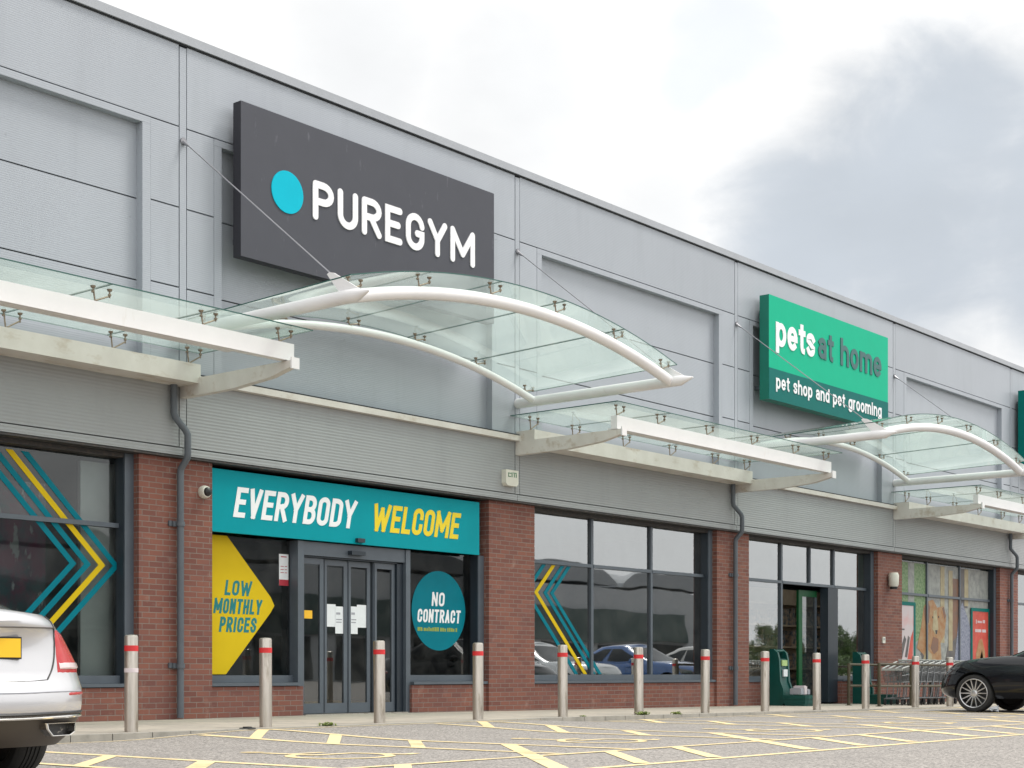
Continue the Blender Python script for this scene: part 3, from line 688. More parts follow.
text('pets', 28.09, 29.74, 7.42, .50, .062, -.465, M['lwhite'], r, off, gap=.14, depth=.014)
text('at home', 29.90, 32.90, 7.45, .46, .055, -.465, M['hgreen'], r, off, gap=.16, depth=.014)
text('pet shop and pet grooming', 28.09, 32.90, 6.53, .225, .024, -.468, M['lwhite'], r, off, gap=.22, depth=.01)
sign_box('shop_sign', 'dark teal blue sign cut off by the right picture edge', 41.70, 47.2, 6.3, 8.42, -.42, .2, M['tealtxt'], M['dgreen'])

ban = thing('banner', 'teal banner with white and yellow italic capitals above the gym doors', 'banner', (13.64, .03, 2.57)); off = tuple(ban.location)
mb = MB(); mb.box(13.64, 19.26, .03, .09, 2.575, 3.445); mb.build('panel', M['teal'], ban, off)
text('EVERYBODY', 14.02, 16.36, 2.80, .425, .036, .024, M['lwhite'], ban, off, shear=.2, gap=.16, r=.2)
text('WELCOME', 16.73, 18.72, 2.80, .425, .037, .024, M['lyellow'], ban, off, shear=.2, gap=.16, r=.2)

dec = thing('window_decal', 'yellow arrow shaped window decal with teal words about prices', 'decal', (13.7, PY-.004, .6)); off = tuple(dec.location)
mb = MB(); mb.prism([(13.64, .605), (14.10, .605), (14.93, 1.50), (15.0, 1.60), (14.93, 1.72), (14.12, 2.555), (13.64, 2.555)], 'y', PY-.006, PY-.002); mb.build('arrow', M['yellow'], dec, off)
for s_, a, b, z in (('LOW', 14.07, 14.55, 1.72), ('MONTHLY', 13.87, 14.74, 1.46), ('PRICES', 13.97, 14.64, 1.20)):
    text(s_, a, b, z, .215, .02, PY-.008, M['tealtxt'], dec, off, shear=.16, gap=.2, r=.22, depth=.002)
dec = thing('window_decal', 'round teal window decal with white words right of the doors', 'decal', (18.53, PY-.004, .97)); off = tuple(dec.location)
mb = MB(); mb.prism([(18.54+.648*math.cos(a), 1.635+.648*math.sin(a)) for a in [2*math.pi*i/48 for i in range(48)]], 'y', PY-.006, PY-.002); mb.build('disc', M['tealdecal'], dec, off)
text('NO', 18.36, 18.66, 1.71, .225, .02, PY-.008, M['lwhite'], dec, off, shear=.1, gap=.25, r=.22, depth=.002)
text('CONTRACT', 18.02, 19.05, 1.44, .215, .019, PY-.008, M['lwhite'], dec, off, shear=.1, gap=.22, r=.22, depth=.002)
mb = MB(); x = 18.03
while x < 18.98:
    w = random.uniform(.03, .055); mb.box(x, x+w, PY-.008, PY-.0062, 1.30, 1.30+random.choice((.05, .06, .065))); x += w+random.choice((.012, .012, .012, .03))
mb.build('small_print', M['olive'], dec, off)
def chevrons(name, label, tipx, tipz, sgn, offs, cols, x_lim, z_lim, slope, w):
    d = thing(name, label, 'decal', (tipx, PY-.004, tipz)); off = tuple(d.location)
    for k, (o_, c_) in enumerate(zip(offs, cols)):
        mb = MB(); tx = tipx+o_
        for up in (1, -1):
            zz = z_lim[1] if up > 0 else z_lim[0]; L_ = abs(zz-tipz)/slope
            xe = tx-sgn*L_; ze = zz
            lim = x_lim
            if sgn > 0 and xe < lim: f_ = (tx-lim)/L_; xe = lim; ze = tipz+(zz-tipz)*f_
            if sgn < 0 and xe > lim: f_ = (lim-tx)/L_; xe = lim; ze = tipz+(zz-tipz)*f_
            p, q = (tx, tipz), (xe, ze)
            ww = w*math.sqrt(1+1/slope**2)*.5
            y = PY-.006-.0006*(up > 0)
            mb.prism([(p[0]-ww, p[1]), (p[0]+ww, p[1]), (q[0]+ww, q[1]), (q[0]-ww, q[1])], 'y', y, y+.002)
        mb.build('chevron', c_, d, off)
chevrons('window_decal', 'teal and yellow chevron stripes pointing right on the left window', 12.03, 2.03, 1, (-.44, -.22, .0, .22), (M['tealdecal'], M['tealdecal'], M['yellow'], M['tealdecal']), 8.9, (.60, 3.39), 1.0, .075)
chevrons('window_decal', 'teal and yellow chevron stripes pointing left on the wide window', 21.06, 2.04, -1, (-.27, .0, .26, .45), (M['tealdecal'], M['yellow'], M['tealdecal'], M['tealdecal']), 23.2, (.60, 2.54), 1.0, .075)

# notices on glass
def sheet(name, label, cat, x0, x1, z0, z1, y, parts, group=None):
    r = thing(name, label, cat, (x0, y, z0), group); off = tuple(r.location)
    mb = MB(); mb.box(x0, x1, y-.003, y, z0, z1); mb.build('sheet', M[parts[0]], r, off)
    if len(parts) > 1:
        mb = MB()
        for k, (a, b, c, d) in enumerate(parts[2]): mb.box(x0+(x1-x0)*a, x0+(x1-x0)*b, y-.005, y-.0032, z0+(z1-z0)*c, z0+(z1-z0)*d)
        mb.build('print', M[parts[1]], r, off)
    return r
gl = (.1, .6, .7, .78), (.1, .8, .5, .54), (.1, .75, .4, .44)
sheet('notice', 'pale opening hours sign with red strip on gym side window', 'notice', 15.09, 15.27, 1.90, 2.36, PY-.003, ('paper', 'redsign', ((0, 1, 0, .19), (.2, .8, .9, .93), (.15, .5, .6, .62), (.15, .5, .5, .52), (.15, .5, .4, .42), (.6, .85, .6, .62), (.6, .85, .5, .52), (.6, .85, .4, .42))))
dy = .255
sheet('notice', 'white paper notice, leftmost on the double doors', 'notice', 16.02, 16.20, 1.32, 1.66, dy-.002, ('paper',))
sheet('notice', 'printed white paper notice left of the door meeting line', 'notice', 16.19, 16.36, 1.22, 1.63, dy-.006, ('paper', 'papertext', gl))
sheet('notice', 'printed white paper notice right of the door meeting line', 'notice', 16.51, 16.66, 1.22, 1.64, dy-.006, ('paper', 'papertext', gl))
sheet('notice', 'white paper notice, rightmost on the double doors', 'notice', 16.65, 16.85, 1.32, 1.67, dy-.002, ('paper',))
sheet('door_sticker', 'square amber sticker on left door leaf', 'sticker', 15.53, 15.69, 1.43, 1.55, .219, ('amber',))

# small fittings on the front
def dome(x, z):
    r = thing('security_camera', 'small white dome camera high on brick pier beside teal banner', 'camera', (x, 0, z)); off = tuple(r.location)
    mb = MB(); mb.lathe([(0, 0), (.085, 0), (.09, -.05), (.075, -.09), (.062, -.095)], (x, 0, z), 'y', 20); mb.build('housing', M['lampwhite'], r, off)
    mb = MB(); mb.lathe([(.062, -.094), (.055, -.125), (.03, -.145), (0, -.15)], (x, 0, z), 'y', 16); mb.build('lens_dome', M['black'], r, off)
dome(13.47, 3.09)
r = thing('alarm_box', 'white alarm box with small green mark on grey fascia', 'alarm', (19.83, CY, 3.76)); off = tuple(r.location)
mb = MB(); mb.prism([(19.68, 3.80), (19.72, 3.755), (19.96, 3.755), (20.0, 3.80), (20.0, 4.02), (19.68, 4.02)], 'y', CY-.10, CY); mb.build('case', M['lampwhite'], r, off)
mb = MB()
for a, b, c, d in ((19.73, 19.80, 3.90, 3.915), (19.73, 19.745, 3.90, 3.97), (19.82, 19.84, 3.90, 3.98), (19.86, 19.95, 3.965, 3.98), (19.88, 19.90, 3.90, 3.96), (19.93, 19.95, 3.90, 3.96), (19.745, 19.81, 3.955, 3.97)): mb.box(a, b, CY-.104, CY-.1003, c, d)
mb.build('emblem', M['alarmgreen'], r, off)
r = thing('wall_lamp', 'white cylindrical wall lamp with black base on brick pier', 'lamp', (34.22, 0, 2.6)); off = tuple(r.location)
mb = MB(); mb.lathe([(0, .34), (.10, .34), (.125, .28), (.12, .05), (.09, 0), (0, 0)], (34.22, -.13, 2.68), 'z', 18); mb.build('lamp_shade', M['lampwhite'], r, off)
mb = MB(); mb.lathe([(0, .04), (.095, .04), (.085, -.03), (0, -.03)], (34.22, -.13, 2.66), 'z', 16); mb.box(34.18, 34.26, -.1, 0, 2.74, 2.86); mb.build('base', M['black'], r, off)
r = thing('entry_panel', 'small pale entry panel on brick pier beside poster window', 'panel', (33.92, 0, 1.34)); off = tuple(r.location)
mb = MB(); mb.box(33.86, 33.98, -.035, 0, 1.33, 1.48); mb.build('case', M['lampwhite'], r, off); mb = MB(); mb.box(33.885, 33.955, -.038, -.0352, 1.40, 1.45); mb.build('screen', M['papertext'], r, off)

def downpipe(xa, xb, label):
    """swan-neck from the canopy box over the fascia and back to the brick"""
    r = thing('drainpipe', label, 'drainpipe', (xb, 0, 0), 'grey drainpipes on the brick piers'); off = tuple(r.location); rad = .047
    y1, y2 = CY-.07, -.075
    mb = MB(); mb.tube([(xa, y1, 4.46), (xa, y1, 4.08), (xa+.02, y1, 4.02), (xb-.03, y1-.05, 3.86), (xb, y1-.06, 3.80), (xb, y1-.06, 3.56), (xb, y1-.05, 3.49), (xb, y2-.01, 3.36), (xb, y2, 3.29), (xb, y2, pz(xb)+.02)], rad, 12)
    mb.build('pipe', M['pipe'], r, off)
    for z in (2.62, .72):
        mb = MB(); mb.lathe([(rad, -.03), (rad+.014, -.03), (rad+.014, .03), (rad, .03)], (xb, y2, z), 'z', 12); mb.box(xb-.10, xb+.0, y2+.02, 0, z-.035, z+.035); mb.box(xb-.15, xb-.10, -.03, 0, z-.03, z+.04)
        mb.build('clip', M['pipe'], r, off)
downpipe(12.85, 13.03, 'grey drainpipe on brick pier left of the teal banner')
downpipe(26.88, 27.13, 'grey drainpipe on brick pier left of the open shop doorway')
downpipe(41.30, 41.62, 'grey drainpipe on the rightmost brick pier')

# ------------------------------------------------------------------ posters in the pet shop window
def pic(mb_mat, polys, parent, off, y, name):
    mb = MB()
    for k, p in enumerate(polys): mb.prism(p, 'y', y-.0003*k, y+.002)
    return mb.build(name, M[mb_mat], parent, off)
def rectp(a, b, c, d): return [(a, c), (b, c), (b, d), (a, d)]
r = thing('window_graphic', 'large dimmed photo graphic filling the poster window with dog shapes', 'poster', (35.0, .27, .6)); off = tuple(r.location); y0 = .2765
pic('picwhite', [rectp(34.98, 41.0, .5, 3.40)], r, off, y0, 'backing')
pic('foliagepic', [rectp(35.0, 36.85, 2.2, 3.38), [(35.4, 1.1), (36.6, 1.5), (36.85, 2.2), (35.4, 2.2)]], r, off, y0-.003, 'foliage')
pic('picwhite', [rectp(35.85, 36.2, 2.3, 3.38)], r, off, y0-.006, 'sky_gap')
pic('piccream', [rectp(37.75, 38.0, 1.4, 3.38), rectp(39.25, 39.5, 2.4, 3.38), rectp(38.25, 38.5, 1.2, 3.3)], r, off, y0-.006, 'post')
pic('picbrown', [rectp(38.35, 38.88, 1.6, 3.1), [(38.5, .6), (38.9, .6), (39.3, 2.4), (38.4, 2.4)]], r, off, y0-.004, 'timber')
pic('picdark', [rectp(38.92, 39.45, 2.35, 3.38), [(36.3, .7), (36.7, 1.3), (37.5, .75), (37.3, .62)], [(37.9, .6), (38.9, .6), (39.0, 1.7), (38.2, 1.3)]], r, off, y0-.0055, 'dark_shape')  # dark areas of the printed picture
pic('picorange', [[(36.35, 1.25), (36.7, 1.1), (37.0, .9), (37.5, .6), (37.85, .6), (37.75, 1.4), (38.0, 1.6), (38.1, 2.1), (37.9, 2.35), (37.55, 2.3), (37.3, 2.5), (37.0, 2.45), (36.75, 2.3), (36.6, 1.8)]], r, off, y0-.008, 'dog_shape')
pic('picbrown', [[(37.0, 2.45), (37.12, 2.3), (37.05, 1.9), (36.85, 1.85), (36.75, 2.25)], [(37.85, 2.3), (38.0, 2.0), (38.08, 2.1), (37.95, 2.34)], [(37.3, 1.55), (37.62, 1.5), (37.6, 1.2), (37.35, 1.1), (37.15, 1.25)]], r, off, y0-.0092, 'dog_markings')
pic('piccream', [[(37.32, 2.2), (37.5, 2.25), (37.62, 1.75), (37.45, 1.6), (37.25, 1.75)], [(36.9, 1.25), (37.2, 1.1), (37.35, .65), (36.95, .65), (36.7, .95)]], r, off, y0-.0105, 'dog_pale_fur')
pic('black', [[(37.42, 1.72), (37.56, 1.72), (37.53, 1.62), (37.45, 1.62)], rectp(37.25, 37.3, 2.02, 2.07), rectp(37.6, 37.65, 2.04, 2.09)], r, off, y0-.0115, 'dog_face')
pic('picwhite', [[(35.9, .6), (36.7, .6), (36.6, 1.05), (36.2, 1.3), (35.95, 1.2)]], r, off, y0-.009, 'pale_shape')
pic('picblue', [[(38.5, .6), (40.0, .6), (39.8, 1.5), (39.45, 2.1), (39.1, 2.5), (38.9, 2.2), (38.75, 1.5)]], r, off, y0-.010, 'spotted_shape')
def poster(label, x0, x1, z0, z1, mat, shapes):
    r = thing('poster', label, 'poster', (x0, .2, z0)); off = tuple(r.location); y = .258
    mb = MB(); w = .09
    mb.box(x0-w, x0, y-.02, y, z0-w, z1+w); mb.box(x1, x1+w, y-.02, y, z0-w, z1+w); mb.box(x0, x1, y-.02, y, z1, z1+w); mb.box(x0, x1, y-.02, y, z0-w, z0)
    mb.build('frame', M['dgreen'], r, off)
    mb = MB(); mb.box(x0, x1, y-.008, y, z0, z1); mb.build('sheet', M[mat], r, off)
    for m_, ps in shapes: pic(m_, ps, r, off, y-.011, 'picture')
poster('white and pink poster in green frame at left of poster window', 35.10, 36.12, .62, 2.30, 'picpink', (('picdark', [[(35.25, 1.0), (35.45, .95), (35.7, 1.45), (35.6, 1.55)], [(35.62, 1.02), (35.75, 1.0), (35.9, 1.5), (35.8, 1.55)], rectp(35.2, 35.6, 1.68, 1.72)]), ('picred', [[(35.7, .75), (36.05, .75), (36.1, 1.7), (35.95, 1.5)]]), ('lwhite', [[(35.15, .66), (35.6, .66), (35.5, .9), (35.2, 1.0)]])))
poster('red poster in green frame at right of poster window', 39.72, 40.78, .70, 2.28, 'picred', (('picorange', [[(39.95, .75), (40.6, .75), (40.55, 1.2), (40.35, 1.55), (40.15, 1.5), (39.95, 1.15)]]), ('picpink', [rectp(39.95, 40.0, 1.95, 2.06), rectp(40.05, 40.35, 1.97, 2.03), rectp(40.4, 40.55, 1.97, 2.06), rectp(39.9, 40.3, 1.72, 1.80), rectp(40.36, 40.62, 1.72, 1.80)]), ('piccream', [[(40.1, .8), (40.5, .8), (40.35, 1.25)]])))

# shelving seen through the open doorway
r = thing('shelving_unit', 'brown shelving with goods inside the open shop doorway', 'shelving', (31.5, 1.2, 0)); off = tuple(r.location)
mb = MB(); mb.box(29.6, 34.2, 1.7, 1.76, 0, 2.6)
for z in (.2, .7, 1.2, 1.7, 2.2): mb.box(29.6, 34.2, 1.3, 1.7, z, z+.04)
mb.build('rack', M['shelf'], r, off)
mb = MB()
for z in (.24, .74, 1.24, 1.74):
    x = 29.7
    while x < 34.1:
        w = random.uniform(.08, .28); h = random.uniform(.15, .4)
        if random.random() < .8: mb.box(x, x+w*.9, 1.32, 1.6, z, z+h)
        x += w
mb.build('goods', M['goods'], r, off).__setitem__('kind', 'stuff')

# ------------------------------------------------------------------ green stands by the pet shop door
def stand(label, x, y, z):
    r = thing('display_stand', label, 'stand', (x, y, z), 'green stands beside the pet shop doorway')
    prof = [(.0, 0), (-.34, 0), (-.34, .38), (-.27, .55), (-.24, 1.05), (-.20, 1.20), (-.10, 1.28), (0.0, 1.28)]
    mb = MB(); mb.prism(prof, 'x', -.22, -.155); mb.prism(prof, 'x', .155, .22)
    mb.prism([(0, 0), (-.31, 0), (-.31, .36), (-.245, .53), (-.215, 1.06), (0, 1.06)], 'x', -.155, .155)
    mb.tube([(-.16, -.11, 1.235), (.16, -.11, 1.235)], .035, 10); mb.tube([(-.16, -.02, 1.235), (.16, -.02, 1.235)], .03, 10)
    mb.build('body', M['machine'], r)
    mb = MB(); mb.prism([(-.255, -.40), (.255, -.40), (.255, -.88), (.20, -.93), (-.20, -.93), (-.255, -.88)], 'z', 0, .05)
    mb.prism([(-.25, -.342), (.25, -.342), (.25, -.90), (.19, -.95), (-.19, -.95), (-.25, -.90)], 'z', .052, .16); mb.prism([(-.265, -.341), (.265, -.341), (.265, -.91), (.20, -.965), (-.20, -.965), (-.265, -.91)], 'z', .162, .24); mb.build('tray', M['machine'], r)
    mb = MB(); mb.box(-.11, .11, -.262, -.236, .90, 1.03); mb.build('label_plate', M['limelabel'], r)
    mb = MB(); mb.box(-.08, .08, -.285, -.25, .66, .82); mb.build('leaflet_holder', M['paper'], r)
    return r
st = stand('green plastic stand with tray left of the open shop doorway', 28.62, -.12, pz(28.6))
r = thing('tray_goods', 'pale boxes in the tray of the left green stand', 'boxes', (28.62, -.72, pz(28.6)+.24))
for a, b, h, m_ in ((-.2, -.08, .12, 'papertext'), (-.05, .06, .17, 'tape'), (.09, .19, .10, 'papertext')):
    mb = MB(); mb.box(a, b, -.14, .12, 0, h); mb.box(a+.01, b-.01, -.12, .1, h, h+.012); mb.build('carton', M[m_], r)
st.scale = (.95, .95, .93); s2 = copy_tree(st); s2.location = (32.35, -.12, pz(32.3)); s2['label'] = 'green plastic stand right of the shop doorway behind the rails'

# ------------------------------------------------------------------ bollards
bol = thing('bollard', 'steel bollard with extra pale tape band beside the white car', 'bollard', (9.97, -3.15, 0), 'steel bollards along the pavement edge')
mb = MB(); mb.lathe([(0, -.05), (.072, -.05), (.072, 1.0), (.069, 1.018), (.055, 1.028), (0, 1.032)], (0, 0, 0), n=24); mb.build('post', M['steel'], bol)
mb = MB(); mb.lathe([(.0722, .855), (.0738, .856), (.0738, .915), (.0722, .916)], (0, 0, 0), n=24); mb.build('red_band', M['red'], bol)
mb = MB(); mb.lathe([(.073, .83), (.0735, .935)], (0, 0, 0), n=24); 
blabels = ['steel bollard before the yellow arrow decal', 'steel bollard before the right leaf of the gym doors', 'steel bollard at the right end of the teal banner',
           'steel bollard before the left pane with the left pointing chevrons', 'steel bollard before the middle of the wide three pane window', 'steel bollard just left of the brick pier with the middle drainpipe',
           'steel bollard between that middle drainpipe and the left green stand', 'steel bollard before the open shop doorway', 'steel bollard before the right green stand', 'steel bollard standing in front of the nested trolleys', 'steel bollard half hidden behind the black car bonnet']
for x, lb in zip((11.84, 13.70, 15.57, 17.42, 19.31, 21.17, 23.06, 24.89, 26.79, 28.95, 30.6), blabels):
    b = copy_tree(bol); b.location = (x, -3.15, pz(x)); b['label'] = lb; b.rotation_euler = (R(random.uniform(-.4, .4)), R(random.uniform(-.4, .4)), random.random()*6)
mb = MB(); mb.lathe([(.0722, .63), (.0742, .631), (.0742, .675), (.0722, .676)], (0, 0, 0), n=24); mb.build('tape_band', M['tape'], bol)

# weeds, litter, drain
def weed(label, x, y, s_, n=46):
    mb = MB()
    for i in range(n):
        a = random.random()*6.283; l = s_*random.uniform(.4, 1.0); w = s_*.10; h = random.uniform(.15, .75)*s_*.7; px = x+random.gauss(0, s_*.5); py = y+random.gauss(0, s_*.18); z = min(pz(px), 0)-.005
        d = Vector((math.cos(a), math.sin(a), 0)); q = Vector((-d.y, d.x, 0))*w; p0 = Vector((px, py, z)); p1 = p0+d*l*.5+Vector((0, 0, h)); p2 = p0+d*l+Vector((0, 0, h*.6))
        mb.face([p0-q*.4, p0+q*.4, p1+q, p1-q]); mb.face([p1-q, p1+q, p2])
    o = mb.build('weed', M['wood'], recalc=False); return tag(o, label, 'weed', 'weeds at the kerb')
weed('green weeds spreading right of the bollard before the yellow arrow', 12.55, -3.42, .10, 70)
weed('thick green weed left of the bollard before the wide window', 19.1, -3.35, .12, 90)
weed('low green weeds right of the bollard before the wide window', 19.95, -3.42, .10, 60)
weed('tiny green weed beside the bollard under the chevron window', 17.6, -3.38, .06, 30)
mb = MB(); mb.lathe([(0, .025), (.05, .025), (.06, .0), (.09, .012), (.10, 0)], (11.35, -3.40, 0), n=9); tag(mb.build('dirt_clod', M['cardark']), 'small dark clod of dirt on pavement edge near yellow arrow decal', 'debris')
mb = MB(); bx, by = 26.6, -5.75
pts = [(bx+random.uniform(-.16, .16), by+random.uniform(-.1, .1), zr(bx, by)+.006+random.uniform(0, .12)) for _ in range(9)]
for i in range(7): mb.face([pts[i], pts[i+1], pts[i+2]])
tag(mb.build('litter', M['paper'], recalc=False), 'crumpled white litter on asphalt beside the black car wheel', 'litter')

# ------------------------------------------------------------------ trolley pen and trolleys
pen = thing('trolley_pen', 'olive tube rail pen round the shopping trolleys', 'railing', (31.5, -1.8, pz(31))); off = tuple(pen.location)
rows = ((-2.2, (29.27, 30.77, 32.8, 35.2)), (-1.15, (29.97, 34.06, 36.0)))
for y, xs_ in rows:
    for x in xs_:
        z = pz(x); mb = MB(); mb.tube([(x, y, z-.02), (x, y, z+.90)], .034, 10); mb.lathe([(0, 0), (.075, 0), (.075, .015), (0, .015)], (x, y, z), n=12); mb.build('post', M['rail'], pen, off)
    for h in (.88, .42):
        mb = MB(); mb.tube([(xs_[0], y, pz(xs_[0])+h), (xs_[-1], y, pz(xs_[-1])+h)], .026, 8); mb.build('rail', M['rail'], pen, off)
tr = thing('shopping_trolley', 'wire shopping trolley at the front of the nested row', 'trolley', (30.95, -1.68, pz(31)), 'nested shopping trolleys')
mb = MB(); r_ = .006
def bas(t, u): # basket corners; t 0 nose .. 1 handle end, u 0 bottom..1 top
    hw = .20+.07*t+.03*u; x = (-.02 if u else .06)+(.86 if u else .72)*t; z = (.50+.02*t) if not u else (.78+.16*t); return x, hw, z
for u in (0, .5, 1):
    def B(t):
        a, b = bas(t, 0), bas(t, 1); return tuple(a[k]+(b[k]-a[k])*u for k in range(3))
    ring = [(B(0)[0], -B(0)[1], B(0)[2]), (B(1)[0], -B(1)[1], B(1)[2]), (B(1)[0], B(1)[1], B(1)[2]), (B(0)[0], B(0)[1], B(0)[2])]
    for a, b in zip(ring, ring[1:]+ring[:1]): mb.tube([a, b], r_*1.3, 5)
for i in range(13):
    t = i/12; a, b = bas(t, 0), bas(t, 1)
    for s_ in (-1, 1): mb.tube([(a[0], s_*a[1], a[2]), (b[0], s_*b[1], b[2])], r_, 4)
    mb.tube([(a[0], -a[1], a[2]), (a[0], a[1], a[2])], r_, 4)
for i in range(7):
    s_ = -1+i/3
    for t in (0, 1):
        a, b = bas(t, 0), bas(t, 1); mb.tube([(a[0], s_*a[1], a[2]), (b[0], s_*b[1], b[2])], r_, 4)
mb.build('basket', M['wire'], tr)
mb = MB()
for s_ in (-1, 1): mb.tube([(.02, s_*.2, .14), (.75, s_*.25, .16), (.86, s_*.27, .55), (.93, s_*.28, .98)], .013, 7); mb.tube([(.15, s_*.21, .15), (.22, s_*.21, .50)], .012, 6)
mb.tube([(.02, -.2, .14), (.02, .2, .14)], .013, 6); mb.tube([(.60, -.24, .155), (.60, .24, .155)], .012, 6); mb.build('chassis', M['wire'], tr)
mb = MB(); mb.tube([(.93, -.3, .98), (.93, .3, .98)], .022, 8); a, b = bas(0, 1), bas(1, 1)
mb.box(-.03, .0, -.24, .24, .755, .80); 
for s_ in (-1, 1): mb.tube([(a[0], s_*a[1], a[2]+.012), (b[0], s_*b[1], b[2]+.012)], .016, 6)
mb.build('handle', M['troll'], tr)
for x in (.06, .76):
    for s_ in (-.2 if x < .5 else -.25, .2 if x < .5 else .25):
        mb = MB(); mb.lathe([(0, -.014), (.05, -.014), (.06, -.008), (.06, .008), (.05, .014), (0, .014)], (x, s_, .06), 'y', 12); mb.box(x-.02, x+.02, s_-.022, s_-.017, .06, .15); mb.box(x-.02, x+.02, s_+.017, s_+.022, .06, .15); mb.build('castor', M['black'], tr)
for i in range(1, 9):
    c = copy_tree(tr); c.location = (30.95+.33*i, -1.68+random.uniform(-.02, .02), pz(31+.33*i))
    c['label'] = ('wire shopping trolley nested second in the row', 'wire shopping trolley nested third in the row', 'wire shopping trolley nested fourth in the row', 'wire shopping trolley nested fifth in the row', 'wire shopping trolley nested sixth, near the black car', 'wire shopping trolley nested seventh, near the black car', 'wire shopping trolley nested eighth, partly behind black car', 'wire shopping trolley last of the nested row behind black car')[i-1]

# ------------------------------------------------------------------ cars
def cr(tab, x):
    """monotone-ish smooth table lookup"""
    for i in range(len(tab)-1):
        if x <= tab[i+1][0] or i == len(tab)-2:
            (x0, y0), (x1, y1) = tab[i], tab[i+1]
            pm = tab[i-1] if i else (2*x0-x1, 2*y0-y1); pn = tab[i+2] if i+2 < len(tab) else (2*x1-x0, 2*y1-y0)
            t = max(0, min(1, (x-x0)/(x1-x0))); d = x1-x0
            m0 = (y1-pm[1])/(x1-pm[0])*d; m1 = (pn[1]-y0)/(pn[0]-x0)*d
            if (y1-y0)*(y0-pm[1]) <= 0: m0 = 0
            if (pn[1]-y1)*(y1-y0) <= 0: m1 = 0
            return (2*t**3-3*t*t+1)*y0+(t**3-2*t*t+t)*m0+(-2*t**3+3*t*t)*y1+(t**3-t*t)*m1
CL = 4.92
Htab = [(0, 1.035), (.06, 1.05), (.5, 1.06), (1.2, 1.02), (2.4, .98), (3.3, 1.0), (3.6, .99), (4.2, .935), (4.6, .86), (4.8, .80), (CL, .74)]
Wtab = [(0, .80), (.1, .865), (.22, .912), (.35, .938), (.5, .936), (.62, .926), (.72, .912), (.84, .885), (.93, .85), (1, .79)]
Rtab = [(0, .22), (.08, .13), (.16, .06), (.28, -.02), (.40, -.015), (.455, .005), (.50, .06), (.60, .085), (.74, .105), (.86, .085), (.90, .05), (.95, .04), (1, .075)]
Ftab = [(0, .16), (.1, .06), (.3, .0), (.5, .02), (.8, .08), (1, .22)]
def body_pt(fr, q, off=0.):
    q = min(max(q, 0), 3); w = cr(Wtab, fr); y0 = cr(Rtab, fr); y1 = CL-cr(Ftab, fr); e = 2/2.55
    cR, cF = .60, .95; eR = 2/2.1
    if q <= 1: a = q*math.pi/2; x = w*math.sin(a)**eR; y0 *= 1-.75*math.sin(a)**3; y = y0+cR*(1-max(0, math.cos(a))**eR)
    elif q <= 2: y0 *= .25; x = w; y = (y0+cR)+(y1-cF-y0-cR)*(q-1)
    else: a = (3-q)*math.pi/2; x = w*math.sin(a)**e; y = y1-cF*(1-math.cos(a)**e)
    if y < 1.5: x *= 1-.20*max(0, (fr-.52)/.48)**1.3*(1-sm(.15, 1.4, y))
    H = cr(Htab, y); z = .245+fr*(H-.245)
    return Vector((x, y, z))
def q_at(fr, x):
    lo, hi = 0., 1.
    for _ in range(30):
        m = (lo+hi)/2
        if body_pt(fr, m).x < x: lo = m
        else: hi = m
    return lo
def body_n(fr, q):
    e = .004; q = min(max(q, .01), 2.99); f0 = min(max(fr, .01), .985)
    d1 = body_pt(f0, q+e)-body_pt(f0, q-e); d2 = body_pt(f0+e, q)-body_pt(f0-e, q); n = d1.cross(d2)
    return n.normalized()
def body_off(fr, q, d): return body_pt(fr, q)+body_n(fr, q)*d
def patch(mb, uv, d, nu=10, nv=6, both=True, mi=0, th=.006):
    """uv(s,t)->(fr,q); a thin skin following the body"""
    for sgn in ((1, -1) if both else (1,)):
        g = []
        for j in range(nv+1):
            row = []
            for i in range(nu+1):
                fr, q = uv(i/nu, j/nv); edge = i in (0, nu) or j in (0, nv)
                p = body_off(fr, q, d-(th if edge else 0)); row.append((p.x*sgn, p.y, p.z))
            g.append(row)
        v = [p for r_ in g for p in r_]; n = nu+1
        mb.poly(v, [(j*n+i, j*n+i+1, (j+1)*n+i+1, (j+1)*n+i) for j in range(nv) for i in range(nu)], mi, True)
